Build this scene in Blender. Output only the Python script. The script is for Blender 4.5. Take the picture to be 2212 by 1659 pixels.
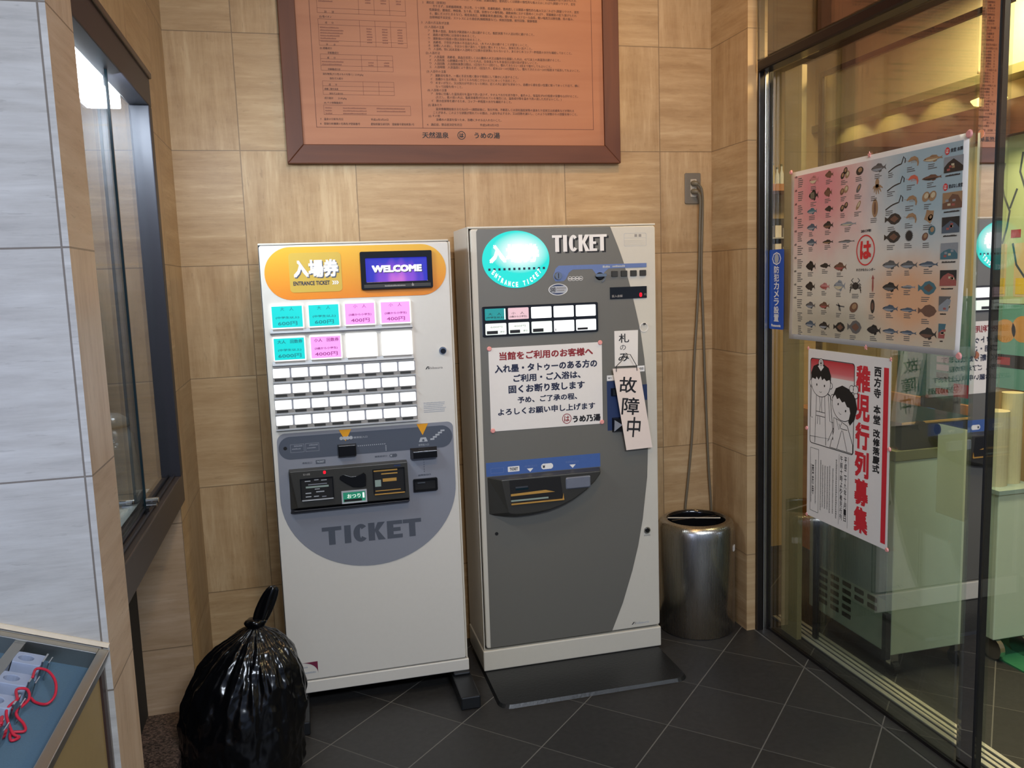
import bpy, math, random
from mathutils import Vector, Matrix
random.seed(7)
SC = bpy.context.scene
COL = SC.collection
for o in list(bpy.data.objects): bpy.data.objects.remove(o)

# ------------------------------------------------------------------ camera
cam = bpy.data.cameras.new('camera'); camo = bpy.data.objects.new('camera', cam); COL.objects.link(camo)
cam.sensor_fit = 'HORIZONTAL'; cam.sensor_width = 36.0; cam.lens = 1802.75/2212*36.0
cam.clip_start = 0.02; cam.clip_end = 60
R_ = Vector((0.96938918, -0.24314741, -0.03411666)); U_ = Vector((0.0636337, 0.11459516, 0.99137213)); F_ = Vector((0.23713997, 0.96319639, -0.12655968))
camo.matrix_world = Matrix(((R_.x, U_.x, -F_.x, 0.0), (R_.y, U_.y, -F_.y, -3.16871), (R_.z, U_.z, -F_.z, 1.43689), (0, 0, 0, 1)))
SC.camera = camo
# ------------------------------------------------------------------ world, exposure, large lights
SC.view_settings.view_transform = 'Standard'; SC.view_settings.look = 'None'
SC.view_settings.gamma = 1.0; SC.view_settings.exposure = 0.7; SC.view_settings.use_curve_mapping = False
W = bpy.data.worlds.new('world'); SC.world = W; W.use_nodes = True
W.node_tree.nodes['Background'].inputs[0].default_value = (0.55, 0.68, 1.0, 1)
W.node_tree.nodes['Background'].inputs[1].default_value = 0.25
def light(name, kind, loc, power, col, size=0.2, aim=None, spot=None, blend=0.6, size_y=None):
    l = bpy.data.lights.new(name, kind); l.energy = power; l.color = col
    if kind == 'AREA':
        l.size = size
        if size_y: l.shape = 'RECTANGLE'; l.size_y = size_y
        else: l.shape = 'DISK'
    elif kind == 'SPOT':
        l.shadow_soft_size = size; l.spot_size = spot; l.spot_blend = blend
    else: l.shadow_soft_size = size
    o = bpy.data.objects.new(name, l); COL.objects.link(o); o.location = loc
    d = (Vector(aim) - Vector(loc)) if aim else Vector((0, 0, -1))
    o.rotation_euler = d.to_track_quat('-Z', 'Y').to_euler()
    return o
WARM = (1.0, 0.65, 0.33); WARM2 = (1.0, 0.70, 0.36); COOL = (0.72, 0.84, 1.0)
light('vestibule_downlight', 'SPOT', (0.35, -2.0, 2.86), 25, WARM, .07, (0.7, 0.0, 1.55), 1.9, 1.0)
light('wall_downlight', 'SPOT', (1.15, -1.0, 2.86), 20, (1.0, .56, .20), .07, (1.05, 0.05, 1.9), 1.9, 1.0)
light('left_daylight', 'AREA', (-1.75, -3.9, 1.15), 15, (.55, .65, 1.0), 1.0, (-.55, -1.6, 1.05), size_y=1.3)
light('overhead_cool_fill', 'AREA', (0.75, -4.1, 2.84), 76, (0.80, 0.88, 1.0), 1.3, (0.35, -2.2, .6), size_y=.6)  # cool fill added overhead behind the camera, not a known fitting
light('hall_lamp', 'AREA', (2.25, -0.75, 2.43), 19, WARM2, .35)
light('hall_lamp_far', 'AREA', (2.0, -1.45, 2.43), 7.5, (1.0, .88, .66), .35).data.spread = 1.9
for i, y in enumerate((.40, .14, -.16, -.44, -.75)):
    light('cove_lamp', 'SPOT', (2.47, y, 2.085), .9, (1.0, .8, .42), .01, (2.62, y, 1.95), 1.9, .35)

# ------------------------------------------------------------------ materials
def S(h):
    f = lambda c: c/12.92 if c <= .04045 else ((c+.055)/1.055)**2.4
    return tuple(f(int(h[i:i+2], 16)/255) for i in (0, 2, 4)) + (1.0,)
def newmat(name):
    m = bpy.data.materials.new(name); m.use_nodes = True
    return m, m.node_tree, m.node_tree.nodes['Principled BSDF']
class N:
    def __init__(s, nt): s.nt = nt
    def __call__(s, t, ins=None, **k):
        n = s.nt.nodes.new(t)
        for a, v in k.items(): setattr(n, a, v)
        for i, v in (ins or {}).items():
            if hasattr(v, 'is_linked') or isinstance(v, bpy.types.NodeSocket): s.nt.links.new(v, n.inputs[i])
            else: n.inputs[i].default_value = v
        return n
    def math(s, op, a, b=0.0, c=0.0): return s('ShaderNodeMath', {0: a, 1: b, 2: c}, operation=op).outputs[0]
    def mix(s, f, a, b):
        n = s('ShaderNodeMix', data_type='RGBA')
        for i, v in ((0, f), (6, a), (7, b)):
            if isinstance(v, bpy.types.NodeSocket): s.nt.links.new(v, n.inputs[i])
            else: n.inputs[i].default_value = v
        return n.outputs[2]
    def ramp(s, f, stops):
        n = s('ShaderNodeValToRGB', {0: f}); e = n.color_ramp.elements
        while len(e) < len(stops): e.new(.5)
        for q, (p, c) in zip(e, stops): q.position = p; q.color = c
        return n.outputs[0]
    def link(s, a, b): s.nt.links.new(a, b)
def mat(name, col, rough=.5, metal=0.0, var=.06, scale=60, emit=None, bump=0.0, coat=0.0, spec=.5):
    m, nt, b = newmat(name); n = N(nt)
    c = S(col) if isinstance(col, str) else col
    tc = n('ShaderNodeTexCoord').outputs['Object']
    nz = n('ShaderNodeTexNoise', {'Vector': tc, 'Scale': scale, 'Detail': 3.0}).outputs[0]
    lo = tuple(max(0, x*(1-var)) for x in c[:3]) + (1,); hi = tuple(min(1, x*(1+var)) for x in c[:3]) + (1,)
    n.link(n.mix(nz, lo, hi), b.inputs['Base Color'])
    b.inputs['Roughness'].default_value = rough; b.inputs['Metallic'].default_value = metal
    b.inputs['Coat Weight'].default_value = coat; b.inputs['Specular IOR Level'].default_value = spec
    if emit:
        b.inputs['Emission Color'].default_value = S(emit[0]) if isinstance(emit[0], str) else emit[0]
        b.inputs['Emission Strength'].default_value = emit[1]
    if bump:
        bp = n('ShaderNodeBump', {'Strength': bump, 'Height': nz, 'Distance': .01}); n.link(bp.outputs[0], b.inputs['Normal'])
    return m
def stone(name, axis, ox, cols, joint=.62, oz=.314, t=.4, grain=True, rough=.42):
    m, nt, b = newmat(name); n = N(nt)
    sx = n('ShaderNodeSeparateXYZ', {0: n('ShaderNodeTexCoord').outputs['Object']})
    h = sx.outputs[axis]; z = sx.outputs['Z']
    hs = n.math('DIVIDE', n.math('SUBTRACT', h, ox), t); zs = n.math('DIVIDE', n.math('SUBTRACT', z, oz), t)
    ch = n.math('FLOOR', hs); cv = n.math('FLOOR', zs)
    fh = n.math('FRACT', hs); fv = n.math('FRACT', zs)
    par = n.math('FLOORED_MODULO', n.math('ADD', ch, cv), 2.0)
    seed = n.math('ADD', n.math('MULTIPLY', ch, 7.13), n.math('MULTIPLY', cv, 3.71))
    if not grain: par = 0.0
    def co(a, c):
        return n('ShaderNodeCombineXYZ', {0: n.math('MULTIPLY', h, a), 1: n.math('MULTIPLY', z, c), 2: seed}).outputs[0]
    def dirn(a, c, sc, det, dist):
        A = n('ShaderNodeTexNoise', {'Vector': co(a, c), 'Scale': sc, 'Detail': det, 'Roughness': .62, 'Distortion': dist}).outputs[0]
        B = n('ShaderNodeTexNoise', {'Vector': co(c, a), 'Scale': sc, 'Detail': det, 'Roughness': .62, 'Distortion': dist}).outputs[0]
        return n('ShaderNodeMix', {0: par, 2: A, 3: B}).outputs[0]
    g1 = dirn(1.6, 15.0, 1.6, 7.0, .35); g2 = dirn(7.0, 80.0, 1.3, 4.0, .2)
    g3 = n('ShaderNodeTexNoise', {'Vector': co(1, 1), 'Scale': 1.2, 'Detail': 2.0}).outputs[0]
    g = n.math('ADD', n.math('MULTIPLY', g1, .72), n.math('MULTIPLY', g2, .28))
    c = n.ramp(g, [(.37, S(cols[0])), (.47, S(cols[1])), (.55, S(cols[2])), (.64, S(cols[3]))])
    c = n.mix(n.math('MULTIPLY', g3, .35), c, S(cols[0]))
    pit = dirn(9.0, 60.0, 2.2, 3.0, .4); c = n.mix(n.math('MULTIPLY', n('ShaderNodeMapRange', {0: pit, 1: .62, 2: .70}).outputs[0], .30), c, S('6a5138' if grain else '77706a'))
    cl = n('ShaderNodeTexNoise', {'Vector': co(3.0, 7.0), 'Scale': 2.0, 'Detail': 5.0, 'Roughness': .7}).outputs[0]; c = n.mix(n('ShaderNodeMapRange', {0: cl, 1: .42, 2: .68, 4: .30}).outputs[0], c, S(cols[3]))
    tint = n('ShaderNodeTexWhiteNoise', {0: seed}, noise_dimensions='3D') if False else n('ShaderNodeTexNoise', {'Vector': n('ShaderNodeCombineXYZ', {0: n.math('MULTIPLY', ch, 3.3), 1: n.math('MULTIPLY', cv, 5.7), 2: .3}).outputs[0], 'Scale': 1.7, 'Detail': 0.0})
    c = n.mix(n.math('MULTIPLY', tint.outputs[0], .28), c, S(cols[1]))
    e = n.math('MINIMUM', n.math('MINIMUM', fh, n.math('SUBTRACT', 1.0, fh)), n.math('MINIMUM', fv, n.math('SUBTRACT', 1.0, fv)))
    jm = n.math('LESS_THAN', e, .0042)
    c = n.mix(n.math('MULTIPLY', jm, joint), c, S('574736'))
    n.link(c, b.inputs['Base Color']); b.inputs['Roughness'].default_value = rough
    b.inputs['Specular IOR Level'].default_value = .35
    bp = n('ShaderNodeBump', {'Strength': .12, 'Height': n.math('SUBTRACT', g, n.math('MULTIPLY', jm, .5)), 'Distance': .006}); n.link(bp.outputs[0], b.inputs['Normal'])
    return m
TRAV = ('9c7f5a', 'ab8f68', 'b59a73', 'c5ad87')
M = {}
M['trav'] = stone('travertine_back', 'X', -.18, TRAV)
M['trav_y'] = stone('travertine_side', 'Y', .11, TRAV)
M['trav_niche'] = stone('travertine_niche', 'X', -.407, ('9b8063', 'a88e6f', 'b0967a', 'bda58a'), grain=False)
M['grey_stone'] = stone('column_grey_stone', 'X', -.392, ('a8a49f', 'bab6b0', 'c4c1bc', 'd2cfca'), oz=.314, joint=.75, grain=False)
M['trav_case_shaded'] = stone('showcase_stone_shaded', 'X', -.407, ('3a3a40', '44444a', '4c4c52', '56565c'), grain=False)  # dark copy of the wall stone, shade put into its colour
M['col_side_lit'] = stone('column_side_stone_lit', 'Y', -1.39, ('b5997c', 'c5aa8e', 'cdb499', 'd5bea5'), grain=True)
def floor_mat():
    m, nt, b = newmat('dark_floor_tile'); n = N(nt)
    sx = n('ShaderNodeSeparateXYZ', {0: n('ShaderNodeTexCoord').outputs['Object']}); x, y = sx.outputs[0], sx.outputs[1]
    u = n.math('DIVIDE', n.math('SUBTRACT', n.math('SUBTRACT', x, y), 1.89), .42); v = n.math('DIVIDE', n.math('SUBTRACT', n.math('ADD', x, y), .205), .42)
    def ln(q, w):
        f = n.math('FRACT', q); return n.math('LESS_THAN', n.math('MINIMUM', f, n.math('SUBTRACT', 1.0, f)), w)
    ju = ln(u, .0065); jv = ln(v, .0055); bd = n.math('LESS_THAN', n.math('ABSOLUTE', n.math('SUBTRACT', x, 1.679)), .0035)
    j = n.math('MAXIMUM', n.math('MAXIMUM', ju, n.math('MULTIPLY', jv, .62)), n.math('MULTIPLY', bd, .75))
    cid = n('ShaderNodeCombineXYZ', {0: n.math('FLOOR', u), 1: n.math('FLOOR', v), 2: 0.0}).outputs[0]
    tv = n('ShaderNodeTexWhiteNoise', {0: cid}, noise_dimensions='3D').outputs[0]
    nz = n('ShaderNodeTexNoise', {'Vector': n('ShaderNodeTexCoord').outputs['Object'], 'Scale': 55.0, 'Detail': 6.0}).outputs[0]
    f = n.math('ADD', n.math('MULTIPLY', tv, .35), n.math('MULTIPLY', nz, .65))
    c = n.ramp(f, [(.2, S('201f1f')), (.8, S('333231'))])
    n.link(n.mix(j, c, S('64625d')), b.inputs['Base Color']); b.inputs['Roughness'].default_value = .5
    bp = n('ShaderNodeBump', {'Strength': .15, 'Height': n.math('SUBTRACT', nz, j), 'Distance': .003}); n.link(bp.outputs[0], b.inputs['Normal'])
    return m
M['floor'] = floor_mat()
def wood(name, cols, axis='X', rough=.4, sc=9):
    m, nt, b = newmat(name); n = N(nt)
    sx = n('ShaderNodeSeparateXYZ', {0: n('ShaderNodeTexCoord').outputs['Object']})
    k = {'X': (1.2, 14, 14), 'Y': (14, 1.2, 14), 'Z': (14, 14, 1.2)}[axis]
    v = n('ShaderNodeCombineXYZ', {i: n.math('MULTIPLY', sx.outputs[i], k[i]) for i in range(3)}).outputs[0]
    g = n('ShaderNodeTexNoise', {'Vector': v, 'Scale': sc/9, 'Detail': 6.0, 'Distortion': .6}).outputs[0]
    n.link(n.ramp(g, [(.3, S(cols[0])), (.7, S(cols[1]))]), b.inputs['Base Color']); b.inputs['Roughness'].default_value = rough
    return m
M['board'] = wood('notice_board_veneer', ('9a6240', 'a66e4b'), 'X', .5)
M['frame_x'] = wood('frame_wood_rail', ('4a2410', '66371c'), 'X', .55); M['frame_z'] = wood('frame_wood_stile', ('4a2410', '66371c'), 'Z', .55)
M['hall_wood'] = wood('hall_wood', ('9c6a40', 'b98453'), 'Y', .45)
M['dark_wood'] = wood('dark_beam_wood', ('2b1712', '3d2119'), 'Y', .5)
def speckle(name, a, c, d):
    m, nt, b = newmat(name); n = N(nt)
    tc = n('ShaderNodeTexCoord').outputs['Object']
    v = n('ShaderNodeTexVoronoi', {'Vector': tc, 'Scale': 190.0}).outputs['Color']
    s_ = n('ShaderNodeSeparateXYZ', {0: v}).outputs[0]
    z = n('ShaderNodeTexNoise', {'Vector': tc, 'Scale': 25.0, 'Detail': 4.0}).outputs[0]
    n.link(n.ramp(n.math('ADD', n.math('MULTIPLY', s_, .6), n.math('MULTIPLY', z, .4)), [(.2, S(a)), (.5, S(c)), (.85, S(d))]), b.inputs['Base Color']); b.inputs['Roughness'].default_value = .5
    return m
M['granite'] = speckle('brown_granite', '2a2320', '54453c', '7b6558')
def glass(name, tint, ior=1.5, rough=0.0):
    m, nt, b = newmat(name); n = N(nt); nt.nodes.remove(b)
    out = nt.nodes['Material Output']
    bf = n('ShaderNodeNewGeometry').outputs['Backfacing']
    fr = n('ShaderNodeFresnel', {'IOR': n('ShaderNodeMix', {0: bf, 2: ior, 3: 1/ior}).outputs[0]}).outputs[0]
    t = n('ShaderNodeBsdfTransparent', {0: tint}); g = n('ShaderNodeBsdfGlossy', {0: (1, 1, 1, 1), 1: rough})
    mx = n('ShaderNodeMixShader', {0: fr, 1: t.outputs[0], 2: g.outputs[0]}); n.link(mx.outputs[0], out.inputs[0])
    return m
M['glass'] = glass('entrance_glass', (.93, .965, .945, 1), 1.95); M['glass_thin'] = glass('side_glass', (.93, .965, .945, 1), 1.45); M['case_glass'] = glass('case_glass', (.93, .96, .96, 1))
M['glass_edge'] = mat('glass_edge', '10242c', .15, 0, emit=None)
def brushed(name, col, rough, axis='Z'):
    m, nt, b = newmat(name); n = N(nt)
    sx = n('ShaderNodeSeparateXYZ', {0: n('ShaderNodeTexCoord').outputs['Object']})
    k = {'Z': (400, 400, 3), 'Y': (400, 3, 400), 'X': (3, 400, 400), 'H': (6, 6, 600)}[axis]
    v = n('ShaderNodeCombineXYZ', {i: n.math('MULTIPLY', sx.outputs[i], float(k[i])) for i in range(3)}).outputs[0]
    g = n('ShaderNodeTexNoise', {'Vector': v, 'Scale': 1.0, 'Detail': 3.0}).outputs[0]
    b.inputs['Base Color'].default_value = S(col); b.inputs['Metallic'].default_value = 1.0
    n.link(n.math('ADD', n.math('MULTIPLY', g, .16), rough-.08), b.inputs['Roughness'])
    return m
M['steel'] = brushed('brushed_steel', 'bdbab4', .28, 'Z'); M['rim_steel'] = brushed('rim_steel', 'a8a6a0', .34, 'Y')
M['mirror'] = mat('mirror_polished_steel', 'efedea', .015, 1.0, var=.0); M['chrome'] = mat('chrome', 'c8c8c8', .14, 1.0)
M['track'] = mat('track_steel', 'c4c0ae', .5, .25)
M['rail_dark'] = mat('dark_bronze_rail', '34302e', .3, .7); M['bronze'] = mat('dark_bronze_frame', '24242c', .45, .2)
M['bronze_b'] = mat('dark_bronze_sill', '4a403a', .4, .4)
M['white'] = mat('machine_white', 'd3cfc6', .38, var=.02, coat=.15); M['cream'] = mat('machine_cream', 'cbc6b8', .42, var=.02)
M['gap'] = mat('dark_gap', '1a1a1c', .6); M['black'] = mat('black_plastic', '18181a', .42); M['gloss_black'] = mat('gloss_black_plastic', '101012', .16, coat=.4)
M['charcoal'] = mat('charcoal_plastic', '34332f', .4); M['charcoal_b'] = mat('charcoal_plastic_shade', '1d1e24', .5)
M['grey_panel'] = mat('grey_panel', '82858e', .45, var=.02); M['slate'] = mat('slate_band', '4d535f', .42, var=.02)
M['slate_txt'] = mat('slate_lettering', '4c515b', .5); M['m2grey'] = mat('machine_grey', '636159', .5, 0.0, var=.02, spec=.9)
M['m2blue'] = mat('blue_band', '44629e', .4); M['lblue'] = mat('slate_blue_band', '6478a8', .4); M['navy'] = mat('navy_block', '26365c', .4)
M['orange'], nt_o, b_o = newmat('orange_sheet'); n_o = N(nt_o)
n_o.link(n_o.ramp(n_o('ShaderNodeMapRange', {0: n_o('ShaderNodeSeparateXYZ', {0: n_o('ShaderNodeTexCoord').outputs['Object']}).outputs[2], 1: 1.39, 2: 1.556}).outputs[0], [(0, S('e2831c')), (1, S('e0ac2a'))]), b_o.inputs['Base Color']); b_o.inputs['Roughness'].default_value = .38; M['gold'] = mat('gold_sheet', 'c9a842', .4, var=.02); M['amber'] = mat('amber_mark', 'dd9a1c', .4)
M['paper'] = mat('white_paper', 'e2ddd6', .6, var=.02); M['ink'] = mat('black_ink', '15151a', .6); M['navy_ink'] = mat('navy_ink', '1b2340', .6); M['red_ink'] = mat('dark_red_ink', '8c2128', .6)
M['red'] = mat('red_ink', 'cc2430', .55); M['red2'] = mat('vermilion_ink', 'd02a2a', .55); M['grey_ink'] = mat('grey_ink', '8f8b86', .6); M['brown_ink'] = mat('brown_ink', '5a2e22', .6)
M['board_ink'] = mat('board_ink', '41261e', .6); M['table_ink'] = mat('table_ink', '80503c', .6); M['white_ink'] = mat('white_ink', 'e6e4e0', .5); M['pale_ink'] = mat('pale_grey_ink', 'a9adb2', .5)
M['pink'] = mat('pink_magnet', 'e39a94', .45); M['maroon'] = mat('maroon_mark', '6e1f3c', .5)
M['outlet'] = mat('grey_outlet_plastic', '6e675a', .45); M['outlet_b'] = mat('pale_outlet_plastic', 'b5ab98', .45); M['cord'] = mat('grey_cord', '6a6250', .5)
M['hole'] = mat('dark_hole', '08080a', .7); M['rubber'] = mat('black_mat', '151617', .38, bump=.1, scale=90); M['foot'] = mat('dark_steel_foot', '1f2124', .4, .3)
M['bag'] = mat('black_bag_film', '06070a', .2, spec=.55); M['red_cord'] = mat('red_cord', 'c5203a', .5)
M['tray_blue'] = mat('blue_felt', '526f84', .8, var=.12, scale=400); M['block'] = mat('grey_block_plastic', '9fa9c0', .5); M['panel_tan'] = mat('tan_panel', '9a8458', .5); M['trim_brown'] = mat('dark_brown_trim', '3a2823', .5)
M['lightstrip'] = mat('cream_strip', 'ecd9bd', .5); M['case_white'] = mat('case_white', 'dfe6e2', .4); M['ceil'] = mat('ceiling_paint', 'b5a78f', .7); M['dark'] = mat('dark_void', '15130f', .8)
M['plastic_wrap'] = mat('clear_plastic_wrap', '62676a', .18, spec=.8, bump=.5, scale=40)
M['pale_green'] = mat('pale_green_steel', 'bcc6ae', .45, var=.02); M['green_shade'] = mat('grey_green_steel', '8a9b92', .45, var=.02); M['sheet_green'], nt_s, b_s = newmat('pale_green_sheet'); n_s = N(nt_s)
b_s.inputs['Base Color'].default_value = S('e2ead6'); b_s.inputs['Roughness'].default_value = .55
n_s.link(n_s('ShaderNodeMixShader', {0: .6, 1: b_s.outputs[0], 2: n_s('ShaderNodeBsdfTranslucent', {0: S('eef4e2')}).outputs[0]}).outputs[0], nt_s.nodes['Material Output'].inputs[0])
M['olive'] = mat('olive_trim', '73724f', .5); M['jamb'] = mat('olive_jamb', '94845a', .5); M['bulk'] = mat('bulkhead_panel', 'b3aa88', .6); M['hall_wall'] = mat('hall_wall_paint', 'a08c60', .6)
M['teal'] = mat('teal_sheet', '246a6e', .5, var=.3, scale=9); M['map_green'] = mat('map_pale_green', '9fb793', .5, var=.12, scale=7); M['map_line'] = mat('map_dark_line', '33485a', .5)
M['map_teal'] = mat('map_teal', '5b948f', .5); M['map_orange'] = mat('map_orange', 'b58a52', .5); M['map_yellow'] = mat('map_yellow', 'c2ac3c', .5); M['lilac'] = mat('lilac_sheet', '9c8aa8', .5)
M['sticker_blue'] = mat('sticker_blue', '1f4fae', .4); M['skin_line'] = mat('drawing_black', '121214', .5)
M['green_mat'] = mat('green_mat', '1f6a45', .7)
M['shade_glass'] = mat('ceramic_white', 'd8dcd4', .3)
def emis(name, col, s): return mat(name, tuple(c*.3 for c in S(col)[:3])+(1,), .4, emit=(col, s))
M['btn_white'] = emis('lit_white', 'ffffff', .72); M['btn_pale'] = emis('lit_pale', 'f4fff4', .56)
M['btn_teal'] = emis('lit_teal', '06cfcc', .58); M['btn_pink'] = emis('lit_pink', 'f09cec', .62)
M['btn_teal2'] = emis('lit_teal_dim', '23a7a8', .34); M['btn_pink2'] = emis('lit_pink_dim', 'f0c8d0', .46)
M['teal_ink'] = mat('teal_ink', '077880', .5, emit=('077880', .1)); M['pink_ink'] = mat('magenta_ink', '96307e', .5, emit=('96307e', .12))
M['led'] = emis('red_led', 'ff1028', .9); M['green_lit'] = emis('lit_green', '2f9a78', .3); M['tube'] = emis('lit_tube', 'f2f6ff', 11.0)
M['lit_text'] = emis('lit_lettering', 'f6fbff', .8); M['bulb'] = emis('lit_bulb', 'ffd27a', 2.6); M['icon_blue'] = emis('lit_blue_icon', '4f86c8', .3)
def radial(name, axes, c, rad, inner, outer, s, base=None):
    m, nt, b = newmat(name); n = N(nt)
    sx = n('ShaderNodeSeparateXYZ', {0: n('ShaderNodeTexCoord').outputs['Object']})
    a = n.math('DIVIDE', n.math('SUBTRACT', sx.outputs[axes[0]], c[0]), rad[0]); d = n.math('DIVIDE', n.math('SUBTRACT', sx.outputs[axes[1]], c[1]), rad[1])
    r = n.math('SQRT', n.math('ADD', n.math('MULTIPLY', a, a), n.math('MULTIPLY', d, d)))
    col = n.ramp(r, [(0.0, inner), (.22, inner), (.85, outer)])
    n.link(col, b.inputs['Emission Color']); b.inputs['Emission Strength'].default_value = s
    b.inputs['Base Color'].default_value = base or (.02, .02, .02, 1); b.inputs['Roughness'].default_value = .25
    return m
# ------------------------------------------------------------------ geometry helpers
class Fr:                                   # a flat frame: u right, v up, n out of the surface
    def __init__(s, o, U, V): s.o = Vector(o); s.U = Vector(U).normalized(); s.V = Vector(V).normalized(); s.N = s.U.cross(s.V)
    def __call__(s, u, v, n=0.0): return s.o + s.U*u + s.V*v + s.N*n
def front(y): return Fr((0, y, 0), (1, 0, 0), (0, 0, 1))          # faces the viewer (-Y); u = x, v = z
WORLD = Fr((0, 0, 0), (1, 0, 0), (0, 1, 0))
def rect(a, b, c, d): return [(a, c), (b, c), (b, d), (a, d)]
def rrect(a, b, c, d, r, k=5):
    p = []
    for cx, cy, t in ((b-r, c+r, -90), (b-r, d-r, 0), (a+r, d-r, 90), (a+r, c+r, 180)):
        for i in range(k+1):
            q = math.radians(t+90*i/k); p.append((cx+r*math.cos(q), cy+r*math.sin(q)))
    return p
def ell(cx, cy, a, b=None, k=28, t0=0, t1=360):
    b = a if b is None else b; e = 0 if t1-t0 >= 360 else 1
    return [(cx+a*math.cos(math.radians(t0+(t1-t0)*i/k)), cy+b*math.sin(math.radians(t0+(t1-t0)*i/k))) for i in range(k+e)]
GLY = {}
def glyphs(s, bold=0.0, res=2):
    k = (s, bold, res)
    if k not in GLY:
        cu = bpy.data.curves.new('t', 'FONT'); cu.body = s; cu.resolution_u = res; cu.offset = bold; cu.fill_mode = 'FRONT'
        ob = bpy.data.objects.new('t', cu); me = bpy.data.meshes.new_from_object(ob)
        GLY[k] = ([(v.co.x, v.co.y) for v in me.vertices], [tuple(p.vertices) for p in me.polygons])
        bpy.data.objects.remove(ob); bpy.data.meshes.remove(me); bpy.data.curves.remove(cu)
    return GLY[k]
def band(pts, w):                            # a stroked 2-D line as an outline
    L, Rr = [], []
    for i, p in enumerate(pts):
        a = pts[max(0, i-1)]; b = pts[min(len(pts)-1, i+1)]; dx, dy = b[0]-a[0], b[1]-a[1]; q = math.hypot(dx, dy) or 1
        wi = w[i] if isinstance(w, (list, tuple)) else w
        L.append((p[0]-dy/q*wi/2, p[1]+dx/q*wi/2)); Rr.append((p[0]+dy/q*wi/2, p[1]-dx/q*wi/2))
    return Rr + L[::-1]
class MB:
    def __init__(s): s.v = []; s.f = []; s.m = []; s.mats = []
    def mi(s, m):
        if m not in s.mats: s.mats.append(m)
        return s.mats.index(m)
    def add(s, vs, fs, m):
        o = len(s.v); s.v += [Vector(x) for x in vs]; k = s.mi(m)
        for f in fs: s.f.append(tuple(o+i for i in f)); s.m.append(k)
        return s
    def poly(s, F, pts, m, n0=0.0, n1=None):
        k = len(pts)
        area = sum(pts[i][0]*pts[(i+1) % k][1]-pts[(i+1) % k][0]*pts[i][1] for i in range(k))
        if area < 0: pts = pts[::-1]
        if n1 is None: return s.add([F(u, v, n0) for u, v in pts], [tuple(range(k))], m)
        a, b = min(n0, n1), max(n0, n1)
        return s.add([F(u, v, a) for u, v in pts] + [F(u, v, b) for u, v in pts], [tuple(range(k))[::-1], tuple(range(k, 2*k))] + [(i, (i+1) % k, k+(i+1) % k, k+i) for i in range(k)], m)
    def ring(s, F, po, pi, m, n0, n1):        # a frame between two outlines of equal count
        k = len(po); V = [F(u, v, n) for n in (n0, n1) for P in (po, pi) for u, v in P]
        f = []
        for i in range(k):
            j = (i+1) % k
            f += [(2*k+i, 2*k+j, 3*k+j, 3*k+i), (i, k+i, k+j, j), (i, j, 2*k+j, 2*k+i), (k+i, 3*k+i, 3*k+j, k+j)]
        return s.add(V, f, m)
    def taper(s, F, p0, p1, m, n0, n1):       # prism whose outline changes from p0 at n0 to p1 at n1
        k = len(p0)
        return s.add([F(u, v, n0) for u, v in p0]+[F(u, v, n1) for u, v in p1], [tuple(range(k))[::-1], tuple(range(k, 2*k))]+[(i, (i+1) % k, k+(i+1) % k, k+i) for i in range(k)], m)
    def box(s, a, b, c, d, e, f, m): return s.poly(WORLD, rect(a, b, c, d), m, e, f)
    def tube(s, pts, r, m, seg=8, caps=True):
        P = [Vector(p) for p in pts]; k = len(P); V = []; f = []
        T = [(P[min(k-1, i+1)]-P[max(0, i-1)]).normalized() for i in range(k)]
        up = Vector((0, 0, 1)) if abs(T[0].z) < .9 else Vector((1, 0, 0))
        A = T[0].cross(up).normalized()
        for i in range(k):
            A = (A-T[i]*A.dot(T[i])).normalized(); B = T[i].cross(A); ri = r[i] if isinstance(r, (list, tuple)) else r
            V += [P[i]+(A*math.cos(2*math.pi*j/seg)+B*math.sin(2*math.pi*j/seg))*ri for j in range(seg)]
        for i in range(k-1):
            for j in range(seg):
                q = (j+1) % seg; f.append((i*seg+j, i*seg+q, (i+1)*seg+q, (i+1)*seg+j))
        if caps: f += [tuple(range(seg))[::-1], tuple((k-1)*seg+j for j in range(seg))]
        return s.add(V, f, m)
    def lathe(s, c, prof, m, seg=40, close=False):
        V = []; f = []; k = len(prof)
        for r, z in prof: V += [(c[0]+r*math.cos(2*math.pi*j/seg), c[1]+r*math.sin(2*math.pi*j/seg), c[2]+z) for j in range(seg)]
        for i in range(k-1):
            for j in range(seg):
                q = (j+1) % seg; f.append((i*seg+j, i*seg+q, (i+1)*seg+q, (i+1)*seg+j))
        if close: f += [tuple(range(seg))[::-1], tuple((k-1)*seg+j for j in range(seg))]
        return s.add(V, f, m)
    def text(s, F, t, u0, u1, v0, v1, m, n=.0006, bold=0.0, keep=False, res=2, rot=0.0):
        vs, fs = glyphs(t, 0.0, res)
        if not vs: return s
        a = min(x for x, _ in vs); b = max(x for x, _ in vs); c = min(y for _, y in vs); d = max(y for _, y in vs)
        sx = (u1-u0)/max(1e-6, b-a); sy = (v1-v0)/max(1e-6, d-c)
        if keep: sx = sy = min(sx, sy)
        cu, cv = (u0+u1)/2, (v0+v1)/2; cr, sr = math.cos(rot), math.sin(rot)
        g = bold*.95*(1.0 if ord(t[0]) > 255 else 1.15); sx *= (b-a)/(b-a+2*g); sy *= (d-c)/(d-c+2*g)
        for k, (ox, oy) in enumerate(((0, 0),) if bold < .009 else ((-g, -g), (g, -g), (-g, g), (g, g), (0, 0))):   # heavier strokes: shifted repeats
            P = []
            for x, y in vs:
                x = (x+ox-(a+b)/2)*sx; y = (y+oy-(c+d)/2)*sy; P.append(F(cu+x*cr-y*sr, cv+x*sr+y*cr, n+k*.00003))
            s.add(P, fs, m)
        return s
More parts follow.
